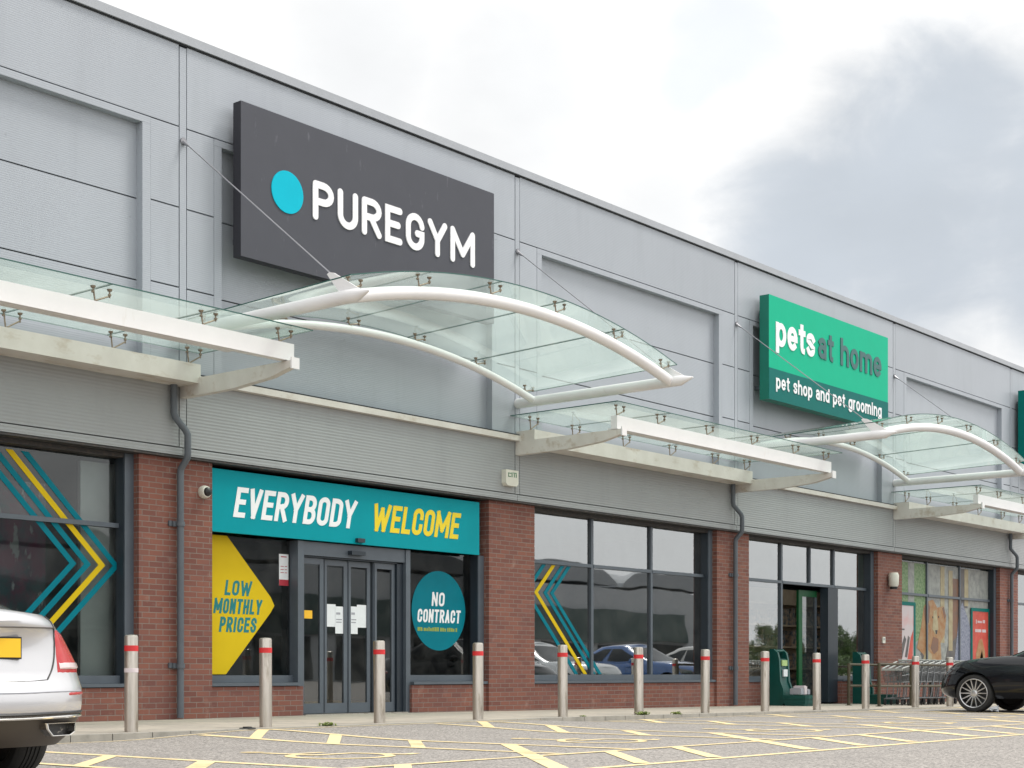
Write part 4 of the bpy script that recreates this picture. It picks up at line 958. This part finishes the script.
def make_car(label, paint, loc, alloy='fine', group='cars parked nose in to the shops'):
    root = thing('parked_car', label, 'car', loc, group)
    frs = [0, .04, .08, .12, .16, .22, .28, .34, .40, .435, .47, .52, .58, .64, .70, .76, .82, .87, .91, .95, .98, 1.0]
    qs = [i/16 for i in range(17)] + [1+i/18 for i in range(1, 18)] + [2+i/14 for i in range(15)]
    nq = len(qs); v = []; f = []; mi = []
    xf = [1, .8, .55, .28, 0, -.28, -.55, -.8, -1]
    for fr in frs:
        half = [body_pt(fr, q) for q in qs]
        v += [(p.x, p.y, p.z) for p in half] + [(-p.x, p.y, p.z) for p in half[1:-1][::-1]]
    ring = 2*nq-2
    for j in range(len(frs)-1):
        for i in range(ring): f.append((j*ring+i, j*ring+(i+1) % ring, (j+1)*ring+(i+1) % ring, (j+1)*ring+i)); mi.append(0)
    for lvl, bulge, m_ in ((0, 0, 1), (len(frs)-1, .035, 0)):
        base = lvl*ring; rows = []
        for i in range(nq):
            p = v[base+i]; row = []
            for k, x in enumerate(xf):
                if i in (0, nq-1): row.append(base+i); continue
                if k == 0: row.append(base+i)
                elif k == len(xf)-1: row.append(base+ring-i)
                else:
                    v.append((p[0]*x, p[1], p[2]+bulge*(1-x*x)*min(1, p[0]/.4))); row.append(len(v)-1)
            rows.append(row)
        for i in range(nq-1):
            for k in range(len(xf)-1):
                q = [rows[i][k], rows[i][k+1], rows[i+1][k+1], rows[i+1][k]]; u = []
                for t in q:
                    if t not in u: u.append(t)
                if len(u) > 2: f.append(tuple(u)); mi.append(m_)
    mb = MB(); mb.v = v; mb.f = f; mb.mi = mi; mb.sm = [True]*len(f)
    body = mb.build('body', [paint, M['cardark']], root, sharp=50)
    # wheel arches cut out of the shell
    for wy in (1.10, 4.04):
        cut = MB(); cut.lathe([(0, -1.2), (.385, -1.2), (.385, -.60), (0, -.60)], (0, wy, .335), 'x', 40, 1); cut.lathe([(0, .60), (.385, .60), (.385, 1.2), (0, 1.2)], (0, wy, .335), 'x', 40, 1)
        c = cut.build('cutter', [M['cardark'], M['cardark']])
        bm = bmesh.new(); bm.from_mesh(c.data); bmesh.ops.remove_doubles(bm, verts=bm.verts, dist=1e-5); bmesh.ops.recalc_face_normals(bm, faces=bm.faces); bm.to_mesh(c.data); bm.free()
        md = body.modifiers.new('arch', 'BOOLEAN'); md.operation = 'DIFFERENCE'; md.solver = 'EXACT'; md.object = c
        c.parent = root; bpy.context.view_layer.update()
        dg = bpy.context.evaluated_depsgraph_get(); nm = bpy.data.meshes.new_from_object(body.evaluated_get(dg))
        body.modifiers.clear(); old = body.data; body.data = nm; cm = c.data; bpy.data.objects.remove(c)
        nm.set_sharp_from_angle(angle=R(40))
    # cabin
    lv = [0, .12, .3, .5, .7, .85, .94, 1.0]
    def cab(l, q, off=0.):
        w = .81-.24*l**1.35-.012*math.sin(math.pi*l)*-2; yb = .52+.98*l**.95; yf = 3.62-1.02*l**.9; e = 2/3.2
        cR, cF = .42, .40
        if q <= 1: a = q*math.pi/2; x = w*math.sin(a)**e; y = yb+cR*(1-math.cos(a)**e)
        elif q <= 2: x = w; y = yb+cR+(yf-cF-yb-cR)*(q-1)
        else: a = (3-q)*math.pi/2; x = w*math.sin(a)**e; y = yf-cF*(1-math.cos(a)**e)
        zb = cr(Htab, y)-.03; zt = 1.40+.055*math.sin(math.pi*min(1, max(0, (y-1.2)/1.9)))-.00
        z = zb+(zt-zb)*l
        return Vector((x*(1+off), 2.2+(y-2.2)*(1+off*.6), z+off*.3))
    cq = [i/10 for i in range(11)] + [1+i/12 for i in range(1, 12)] + [2+i/10 for i in range(11)]
    mb = MB(); nq2 = len(cq); v = []; ring2 = 2*nq2-2; fcs = []
    for l in lv:
        h = [cab(l, q) for q in cq]; v += [tuple(p) for p in h] + [(-p.x, p.y, p.z) for p in h[1:-1][::-1]]
    for j in range(len(lv)-1):
        for i in range(ring2): fcs.append((j*ring2+i, j*ring2+(i+1) % ring2, (j+1)*ring2+(i+1) % ring2, (j+1)*ring2+i))
    top = (len(lv)-1)*ring2; rows = []
    for i in range(nq2):
        p = v[top+i]; row = []
        for k, x in enumerate(xf):
            if i in (0, nq2-1): row.append(top+i); continue
            if k == 0: row.append(top+i)
            elif k == 8: row.append(top+ring2-i)
            else: v.append((p[0]*x, p[1], p[2]+.045*(1-x*x)*min(1, p[0]/.4))); row.append(len(v)-1)
        rows.append(row)
    for i in range(nq2-1):
        for k in range(8):
            u = []
            for t in (rows[i][k], rows[i][k+1], rows[i+1][k+1], rows[i+1][k]):
                if t not in u: u.append(t)
            if len(u) > 2: fcs.append(tuple(u))
    mb.poly(v, fcs, 0, True); mb.build('roof', paint, root, sharp=60)
    def glass(name, l0, l1, q0, q1, mirror):
        for sg in ((1, -1) if mirror else (1,)):
            mb = MB(); g = []; nu = 10
            for j in range(6):
                for i in range(nu+1):
                    p = cab(l0+(l1-l0)*j/5, q0(j/5)+(q1(j/5)-q0(j/5))*i/nu, .008)
                    g.append((p.x*sg, p.y, p.z))
            mb.poly(g, [(j*(nu+1)+i, j*(nu+1)+i+1, (j+1)*(nu+1)+i+1, (j+1)*(nu+1)+i) for j in range(5) for i in range(nu)], 0, True)
            mb.build(name, M['carglass'], root, recalc=False, sharp=180)
    glass('side_window', .14, .84, lambda t: .93+.10*t, lambda t: 1.40, True); glass('side_window', .14, .84, lambda t: 1.46, lambda t: 2.10-.12*t, True)
    for nm, q0, q1 in (('rear_window', 0, .62), ('windscreen', 2.40, 3.0)):
        mb = MB(); g = []; nu = 10
        for j in range(6):
            for i in range(-nu, nu+1):
                q = (q0+(q1-q0)*abs(i)/nu) if nm == 'rear_window' else (3-(3-q0)*abs(i)/nu)
                p = cab(.10+.80*j/5, q, .008); g.append((p.x*(1 if i >= 0 else -1), p.y-(.01 if nm == 'rear_window' else -.01), p.z))
        n = 2*nu+1; mb.poly(g, [(j*n+i, j*n+i+1, (j+1)*n+i+1, (j+1)*n+i) for j in range(5) for i in range(2*nu)], 0, True); mb.build(nm, M['carglass'], root, recalc=False, sharp=180)
    # rear lights
    for sg in (1, -1):
        def tl(s, t): fr = .56+.325*t; qa = q_at(fr, .575+.045*t); qb = 1.04-.30*t**1.3; return fr, qa+(qb-qa)*s
        def cl(s, t): fr = .585+.05*t; qa = q_at(fr, .60); qb = 1.04-.03*t; return fr, qa+(qb-qa)*s
        for nm, fn, d, m_ in (('tail_light', tl, .012, 'taillight'), ('indicator', cl, .0175, 'lens')):
            mb = MB(); v = []; nu, nv = 12, 8
            for j in range(nv+1):
                for i in range(nu+1):
                    fr, q = fn(i/nu, j/nv); edge = i in (0, nu) or j in (0, nv); p = body_off(fr, q, d-(.012 if edge else 0)); v.append((p.x*sg, p.y, p.z))
            n = nu+1; mb.poly(v, [(j*n+i, j*n+i+1, (j+1)*n+i+1, (j+1)*n+i) for j in range(nv) for i in range(nu)], 0, True)
            if nm == 'tail_light': tlo = mb.build(nm, M[m_], root, sharp=80)
            else: mb.build(nm, M[m_], tlo, sharp=80)
        mb = MB(); v = []
        for j in range(4):
            for i in range(9):
                p = body_off(.385+.03*j/3, q_at(.4, .60)+.30*i/8, .004 if 0 < j < 3 and 0 < i < 8 else -.004); v.append((p.x*sg, p.y, p.z))
        mb.poly(v, [(j*9+i, j*9+i+1, (j+1)*9+i+1, (j+1)*9+i) for j in range(3) for i in range(8)], 0, True); mb.build('reflector', M['taillight'], root, sharp=80)
        # exhaust trim
        ex = MB(); cx0, cx1, z0, z1 = .40, .645, .315, .392
        yb = .045
        ring_o = [(cx0, z1), (cx1+.03, z1), (cx1+.02, z0+.02), (cx1-.03, z0), (cx0+.05, z0), (cx0+.01, z0+.04)]
        def rb(p, k): cx, cz = (cx0+cx1)/2, (z0+z1)/2; return (cx+(p[0]-cx)*k, cz+(p[1]-cz)*k)
        def ey(x): return yb-.015+.60*max(0, x-.22)**2
        n = 6; vv = []
        for k, dy in ((1.08, .06), (1.06, -.01), (1.0, -.02), (.93, -.018), (.88, .06)):
            vv += [(sg*rb(p, k if k > .5 else 1)[0], ey(rb(p, k)[0])+dy, rb(p, k)[1]) for p in ring_o]
        ex.poly(vv, [(a*n+i, a*n+(i+1) % n, (a+1)*n+(i+1) % n, (a+1)*n+i) for a in range(4) for i in range(n)], 0, False)
        eo = ex.build('exhaust_trim', M['chrome'], root)
        mb = MB(); mb.face([(sg*rb(p, .89)[0], ey(rb(p, .89)[0])+.04, rb(p, .89)[1]) for p in ring_o]); mb.build('exhaust_hole', M['black'], eo)
        # headlamps
        mb = MB(); v = []
        for j in range(6):
            for i in range(9):
                fr = .66+.22*j/5; q = 2.28+.34*i/8-.05*j/5; p = body_off(fr, q, .006 if 0 < j < 5 and 0 < i < 8 else -.006); v.append((p.x*sg, p.y, p.z))
        mb.poly(v, [(j*9+i, j*9+i+1, (j+1)*9+i+1, (j+1)*9+i) for j in range(5) for i in range(8)], 0, True); mb.build('headlight', M['headlamp'], root, sharp=80)
        # door mirror
        mb = MB(); mb.lathe([(0, -.10), (.06, -.09), (.085, 0), (.07, .08), (0, .10)], (sg*.98, 2.98, 1.02), 'x', 12); mb.box(min(sg*.84, sg*.93), max(sg*.84, sg*.93), 2.96, 3.02, .97, 1.0); mb.build('door_mirror', paint, root)
        # shut lines and handles
        mb = MB()
        for q in (1.30, 1.62): mb.tube([Vector((sg*p.x, p.y, p.z)) for p in [body_off(f_, q+(.05*(1-f_) if q > 1.5 else 0), .0005) for f_ in frange(.12, .99, .08)]], .004, 5)
        mb.build('door_seam', M['black'], root)
        for q in (1.36, 1.68):
            p = body_off(.82, q, .02); mb = MB(); mb.tube([(sg*p.x, p.y-.11, p.z), (sg*(p.x+.01), p.y, p.z), (sg*p.x, p.y+.11, p.z)], .013, 6); mb.build('door_handle', paint, root)
    # boot lid seam: down both sides and across the bottom
    def sm_(pts, r_=.0045):
        mb = MB(); mb.tube(pts, r_, 6); return mb
    path = [body_off(f_, q_at(f_, .60-.14*max(0, 1-(f_-.50)/.46)**3), .001) for f_ in frange(.505, .985, .02)][::-1]
    qe = q_at(.505, .46); pl = [p for p in path] + [body_off(.505-.012*min(1, (qe-q)/.1), q, .002) for q in frange(qe-.03, 0, .05)]
    full = pl + [Vector((-p.x, p.y, p.z)) for p in pl[::-1][1:]]
    sm_(full, .006).build('boot_seam', M['black'], root)
    lip = [body_off(.90, q, .001) for q in frange(q_at(.9, .60), 0, .07)]; lip = lip+[Vector((-p.x, p.y, p.z)) for p in lip[::-1][1:]]
    sm_(lip, .0045).build('boot_lip', M['diffuser'], root)
    bs = [body_off(.42, q, .0005) for q in frange(.63, 0, .07)]; bs = bs+[Vector((-p.x, p.y, p.z)) for p in bs[::-1][1:]]
    sm_(bs, .004).build('bumper_crease', M['papertext'], root)
    # diffuser skin and bright strip above it
    mb = MB(); v = []; nu = 24
    for j, fr in enumerate((.0, .06, .12, .18, .225)):
        for i in range(-nu, nu+1):
            p = body_off(fr, .80*abs(i)/nu, .008 if 0 < j < 4 else .002); v.append((p.x*(1 if i >= 0 else -1), p.y, p.z))
    n = 2*nu+1; mb.poly(v, [(j*n+i, j*n+i+1, (j+1)*n+i+1, (j+1)*n+i) for j in range(4) for i in range(2*nu)], 0, True); mb.build('diffuser', M['diffuser'], root, sharp=80)
    cs = [body_off(.235, q, .010) for q in frange(.80, 0, .05)]; cs = cs+[Vector((-p.x, p.y, p.z)) for p in cs[::-1][1:]]
    sm_(cs, .009).build('chrome_strip', M['chrome'], root)
    cs = [body_off(.258, q, .004) for q in frange(.80, 0, .05)]; cs = cs+[Vector((-p.x, p.y, p.z)) for p in cs[::-1][1:]]
    sm_(cs, .008).build('bumper_groove', M['black'], root)
    # plates
    pr_ = body_pt(.72, 0); mb = MB(); mb.box(-.26, .26, pr_.y-.012, pr_.y+.06, .79, .903, 0); po = mb.build('rear_plate', M['plate'], root)
    mb = MB(); mb.box(-.27, .27, pr_.y-.006, pr_.y+.07, .78, .913, 0); mb.build('plate_surround', M['black'], root)
    # grille
    mb = MB(); v = []
    for j in range(4):
        for i in range(-8, 9):
            p = body_off(.42+.34*j/3, 3-.34*abs(i)/8, .006); v.append((p.x*(1 if i >= 0 else -1), p.y, p.z))
    mb.poly(v, [(j*17+i, j*17+i+1, (j+1)*17+i+1, (j+1)*17+i) for j in range(3) for i in range(16)], 0, True); mb.build('grille', M['black'], root, sharp=80)
    # wheels
    for wy in (1.10, 4.04):
        for sg in (-1, 1):
            wx = sg*.80; mb = MB(); R0, rr = .338, .262
            prof = [(rr, -.115), (rr+.03, -.122), (R0-.02, -.115), (R0-.004, -.09), (R0, -.05)]
            for g_ in (-.045, -.015, .015, .045): prof += [(R0, g_-.006), (R0-.008, g_-.005), (R0-.008, g_+.005), (R0, g_+.006)]
            prof += [(R0, .06), (R0-.004, .09), (R0-.02, .115), (rr+.03, .122), (rr, .115)]
            mb.lathe(prof, (wx, wy, R0), 'x', 48); w = mb.build('wheel', M['rubber'], root, sharp=30)
            mb = MB(); mb.lathe([(rr+.002, -.11), (rr-.02, -.10), (rr-.03, .0), (.0, .02*sg), ], (wx, wy, R0), 'x', 40, 1)
            mb.lathe([(rr+.003, .112*sg), (rr-.005, .118*sg), (rr-.016, .112*sg), (rr-.022, .05*sg)], (wx, wy, R0), 'x', 48, 0)
            ns = 14
            for k in range(ns):
                a = 2*math.pi*k/ns; d = Vector((0, math.cos(a), math.sin(a))); t = Vector((0, -d.z, d.y)); ax = Vector((sg, 0, 0)); c = Vector((wx, wy, R0))
                w0, w1 = .012, .007
                p0, p1 = c+d*.05+ax*.085, c+d*(rr-.012)+ax*.105
                mb.face([p0-t*w0, p0+t*w0, p1+t*w1, p1-t*w1]); mb.face([p0-t*w0, p1-t*w1, p1-t*w1-ax*.04, p0-t*w0-ax*.05]); mb.face([p0+t*w0, p1+t*w1, p1+t*w1-ax*.04, p0+t*w0-ax*.05])
            mb.lathe([(.058, .06*sg), (.058, .088*sg), (.035, .095*sg), (0, .095*sg)], (wx, wy, R0), 'x', 16)
            mb.build('rim', [M['rim'], M['rimdark']], w, recalc=False, sharp=30)
    return root
white = make_car('silver white saloon car cut off at the left edge, seen from behind', M['carwhite'], (4.95, -8.62, zr(5, -8)))
black = make_car('black car with multi spoke wheels at the right edge', M['carblack'], (27.4, -9.45, zr(27, -6)))
def recolour(root, paint, old):
    for o in children(root):
        if o.type == 'MESH' and old.name in [m.name for m in o.data.materials]:
            o.data = o.data.copy()
            for i, m in enumerate(o.data.materials):
                if m == old: o.data.materials[i] = paint
for x, y, p, lb in ((31.1, -10.2, 'carsilver', 'silver car in the bay beyond the black car, mirrored in windows'), (34.9, -9.7, 'carblue', 'blue car two bays beyond the black car, mirrored in windows'), (38.4, -9.5, 'cargrey', 'pale grey car three bays beyond the black car, mirrored in windows')):
    c = copy_tree(white); c.location = (x, y, zr(x, -6)); c['label'] = lb; recolour(c, M[p], M['carwhite'])

# ------------------------------------------------------------------ what stands across the car park (seen in the windows)
fb = thing('far_retail_unit', 'grey retail shed across the car park with dark green band, mirrored in windows', 'building', (78, -66, 0)); off = tuple(fb.location)
mb = MB(); mb.box(36, 130, -82, -64, -.2, 8.2); mb.build('wall', M['farclad'], fb, off)
mb = MB(); mb.box(36, 124, -63.99, -63.6, 3.4, 6.2); mb.build('green_fascia', M['fargreen'], fb, off)
mb = MB()
for x in frange(38, 118, 8): mb.box(x, x+5, -63.98, -63.9, 0, 3.2)
mb.build('shop_window', M['black'], fb, off)
mb = MB()
for a in (44, 62, 80, 98, 114):
    pr_ = [(a+7+7.5*math.cos(R(t)), 8.5+1.6*math.sin(R(t))) for t in range(0, 181, 15)]; mb.prism(pr_, 'y', -81, -64.2)
mb.build('barrel_roof', M['farroof'], fb, off)
def tree(label, x, y, h, seed, n=7000):
    rnd = random.Random(seed)
    r = thing('tree', label, 'tree', (x, y, -.07), 'trees across the car park')
    mb = MB(); mb.tube([(0, 0, -.2), (.05, 0, h*.25), (.1, .05, h*.5), (0, 0, h*.8)], [h*.028, h*.02, h*.013, .02], 9)
    for k in range(7):
        a = k*2.4; z = h*(.28+.06*k); mb.tube([(.06, .02, z), (math.cos(a)*h*.15, math.sin(a)*h*.15, z+h*.12), (math.cos(a)*h*.25, math.sin(a)*h*.25, z+h*.22)], [h*.01, h*.006, .015], 6)
    mb.build('trunk', M['bark'], r)
    mb = MB(); cl = []
    for k in range(60):
        a = rnd.random()*6.283; rad = h*.30*math.sqrt(rnd.random()); cl.append((math.cos(a)*rad, math.sin(a)*rad, h*(.12+.80*rnd.random()*(1-.5*(rad/(h*.30))**2)), h*rnd.uniform(.06, .13)))
    for i in range(n):
        c = rnd.choice(cl); d = Vector((rnd.gauss(0, 1), rnd.gauss(0, 1), rnd.gauss(0, .8))).normalized()*c[3]*rnd.uniform(.5, 1.1); p = Vector(c[:3])+d
        u = Vector((rnd.gauss(0, 1), rnd.gauss(0, 1), rnd.gauss(0, 1))).normalized(); w = u.orthogonal().normalized(); s_ = h*.018*rnd.uniform(.6, 1.4)
        mb.face([p-u*s_, p+w*s_*.6, p+u*s_, p-w*s_*.6])
    mb.build('crown', M['leaf'], r, recalc=False)
for k, (x, y, h) in enumerate(((130.5, -59, 6.0), (137, -60, 5.4), (147, -60, 6.4), (153, -61, 5.6), (164, -64, 7.2), (180, -60, 6), (200, -66, 7.4))):
    tree(('leafy tree across the car park nearest the grey shed', 'low leafy tree across the car park, second from the shed', 'tall leafy tree across the car park, third from the shed', 'low leafy tree across the car park, fourth from the shed', 'tall leafy tree across the car park, fifth from the shed', 'leafy tree across the car park, sixth from the shed', 'leafy tree across the car park farthest from the shed')[k], x, y, h, 20+k)
mb = MB()
rnd = random.Random(3)
for i in range(5000):
    p = Vector((rnd.uniform(122, 215), -50+rnd.gauss(0, .5), rnd.uniform(-.1, 2.2))); u = Vector((rnd.gauss(0, 1), rnd.gauss(0, 1), rnd.gauss(0, 1))).normalized(); w = u.orthogonal(); mb.face([p-u*.16, p+w*.1, p+u*.16, p-w*.1])
tag(mb.build('hedge', M['leaf'], recalc=False), 'low green hedge across the car park in front of the trees', 'hedge')

# ------------------------------------------------------------------ sky, sun, camera
th = math.atan(1280/1540.); ct, st_ = math.cos(th), math.sin(th); D = ct/.0461
fw = Vector((ct, st_, 0)); rt = Vector((st_, -ct, 0)); up = Vector((0, 0, 1))
W = bpy.data.worlds.new('World'); S.world = W; W.use_nodes = True; nt = W.node_tree; nt.nodes.clear()
out = N(nt, 'ShaderNodeOutputWorld')
SUN_EL, SUN_AZ = R(56), R(124)   # azimuth clockwise from +Y
sky = N(nt, 'ShaderNodeTexSky'); sky.sky_type = 'NISHITA'; sky.sun_disc = False; sky.sun_elevation = SUN_EL; sky.sun_rotation = SUN_AZ; sky.air_density = 1; sky.dust_density = 2
bg1 = N(nt, 'ShaderNodeBackground'); bg1.inputs[1].default_value = .14; L(nt, sky, 0, bg1, 0)
tc = N(nt, 'ShaderNodeTexCoord')
def vdot(d):
    n = N(nt, 'ShaderNodeVectorMath', operation='DOT_PRODUCT'); L(nt, tc, 'Generated', n, 0); n.inputs[1].default_value = tuple(d.normalized()); return n
def mrange(src, so, a, b, c=0., d=1., smooth=True):
    n = N(nt, 'ShaderNodeMapRange'); n.interpolation_type = 'SMOOTHERSTEP' if smooth else 'LINEAR'
    n.inputs['From Min'].default_value = a; n.inputs['From Max'].default_value = b; n.inputs['To Min'].default_value = c; n.inputs['To Max'].default_value = d
    L(nt, src, so, n, 'Value'); return n
def mth(op, a, b=None, clamp=False):
    n = N(nt, 'ShaderNodeMath', operation=op, use_clamp=clamp)
    for i, v in enumerate((a, b)):
        if v is None: continue
        if isinstance(v, (int, float)): n.inputs[i].default_value = v
        else: nt.links.new(v.outputs[1 if v.bl_idname == 'ShaderNodeVectorMath' else 0], n.inputs[i])
    return n
mp = N(nt, 'ShaderNodeMapping'); mp.inputs['Scale'].default_value = (1, 1, 1.7); L(nt, tc, 'Generated', mp, 'Vector')
n1 = N(nt, 'ShaderNodeTexNoise'); setin(n1, Scale=3.6, Detail=7, Roughness=.52, Distortion=.25); L(nt, mp, 'Vector', n1, 'Vector')
n2 = N(nt, 'ShaderNodeTexNoise'); setin(n2, Scale=7., Detail=6, Roughness=.5); L(nt, mp, 'Vector', n2, 'Vector')
nz = mth('SUBTRACT', n1, .5)
# a grey cloud bank low over the building's far end, a thin blue gap high up
n3 = N(nt, 'ShaderNodeTexNoise'); setin(n3, Scale=11., Detail=8, Roughness=.56, Distortion=.4); L(nt, mp, 'Vector', n3, 'Vector')
wob = mth('ADD', mth('MULTIPLY', nz, 1.5), mth('MULTIPLY', mth('SUBTRACT', n3, .5), 1.25))
def lump(u, v, ang):
    dt = vdot(fw+rt*u+up*v); w = 1-math.cos(ang)
    return mth('MULTIPLY', mth('SUBTRACT', dt, 1-w), 1/w)          # 1 in the middle, 0 at the rim, negative outside
def bank(items, lo, hi, k=1.):
    f = None
    for it in items:
        l = lump(*it); f = l if f is None else mth('MAXIMUM', f, l)
    return mrange(mth('ADD', f, mth('MULTIPLY', wob, k)), 0, lo, hi)
grey = bank(((.265, .300, .115), (.185, .275, .085), (.36, .295, .10)), -.1, .95)
grey2 = mth('MULTIPLY', bank(((.0, .375, .07), (-.03, .30, .06), (.10, .275, .06), (-.10, .40, .06)), -.3, 1.2), .26)
grey3 = mth('MULTIPLY', mrange(mth('ADD', n1, mth('MULTIPLY', n3, .5)), 0, .76, 1.0), .35)
greyf = mth('MAXIMUM', mth('MAXIMUM', grey, grey2), grey3, True)
cc = N(nt, 'ShaderNodeMix', data_type='RGBA'); nt.links.new(greyf.outputs[0], cc.inputs['Factor']); cc.inputs[6].default_value = (1.0, 1.0, .995, 1); cc.inputs[7].default_value = (.57, .62, .68, 1)
fine = mrange(n2, 0, .3, .75, 1.03, .9, False)
cm = N(nt, 'ShaderNodeVectorMath', operation='SCALE'); nt.links.new(cc.outputs[2], cm.inputs[0]); nt.links.new(fine.outputs[0], cm.inputs['Scale'])
sdir = Vector((-.15, -.62, .77))
lum = mrange(vdot(sdir), 1, -.25, .6, .80, 1.14)
bg2 = N(nt, 'ShaderNodeBackground'); nt.links.new(lum.outputs[0], bg2.inputs[1]); nt.links.new(cm.outputs[0], bg2.inputs[0])
gapf = mth('MULTIPLY', bank(((.135, .415, .050), (.115, .385, .03)), -.1, .9, 1.1), .24)
cloud = mth('SUBTRACT', 1., gapf, True)
mx = N(nt, 'ShaderNodeMixShader'); L(nt, cloud, 0, mx, 0); L(nt, bg1, 0, mx, 1); L(nt, bg2, 0, mx, 2); L(nt, mx, 0, out, 'Surface')

sl = bpy.data.lights.new('sun', 'SUN'); sl.energy = 2.0; sl.angle = R(16); sl.color = (1, .96, .90)
so = bpy.data.objects.new('sun', sl); COL.objects.link(so)
sd = Vector((math.sin(SUN_AZ)*math.cos(SUN_EL), math.cos(SUN_AZ)*math.cos(SUN_EL), math.sin(SUN_EL)))
so.rotation_euler = sd.to_track_quat('Z', 'Y').to_euler(); so.location = sd*60

cam = bpy.data.cameras.new('camera'); co = bpy.data.objects.new('camera', cam); COL.objects.link(co)
cam.sensor_width = 36; cam.sensor_fit = 'HORIZONTAL'; cam.lens = 36*1540/1024.; cam.shift_y = (672.5-384)/1024.; cam.clip_end = 3000; cam.clip_start = .05
co.location = (0, -D, .63); co.rotation_euler = (R(90), 0, -(math.pi/2-th))
S.camera = co
S.view_settings.view_transform = 'Standard'; S.view_settings.look = 'None'; S.view_settings.exposure = .46; S.view_settings.gamma = 1
S.render.engine = 'CYCLES'; S.cycles.use_denoising = True; S.cycles.max_bounces = 8; S.cycles.transparent_max_bounces = 24; S.cycles.caustics_reflective = False; S.cycles.caustics_refractive = False
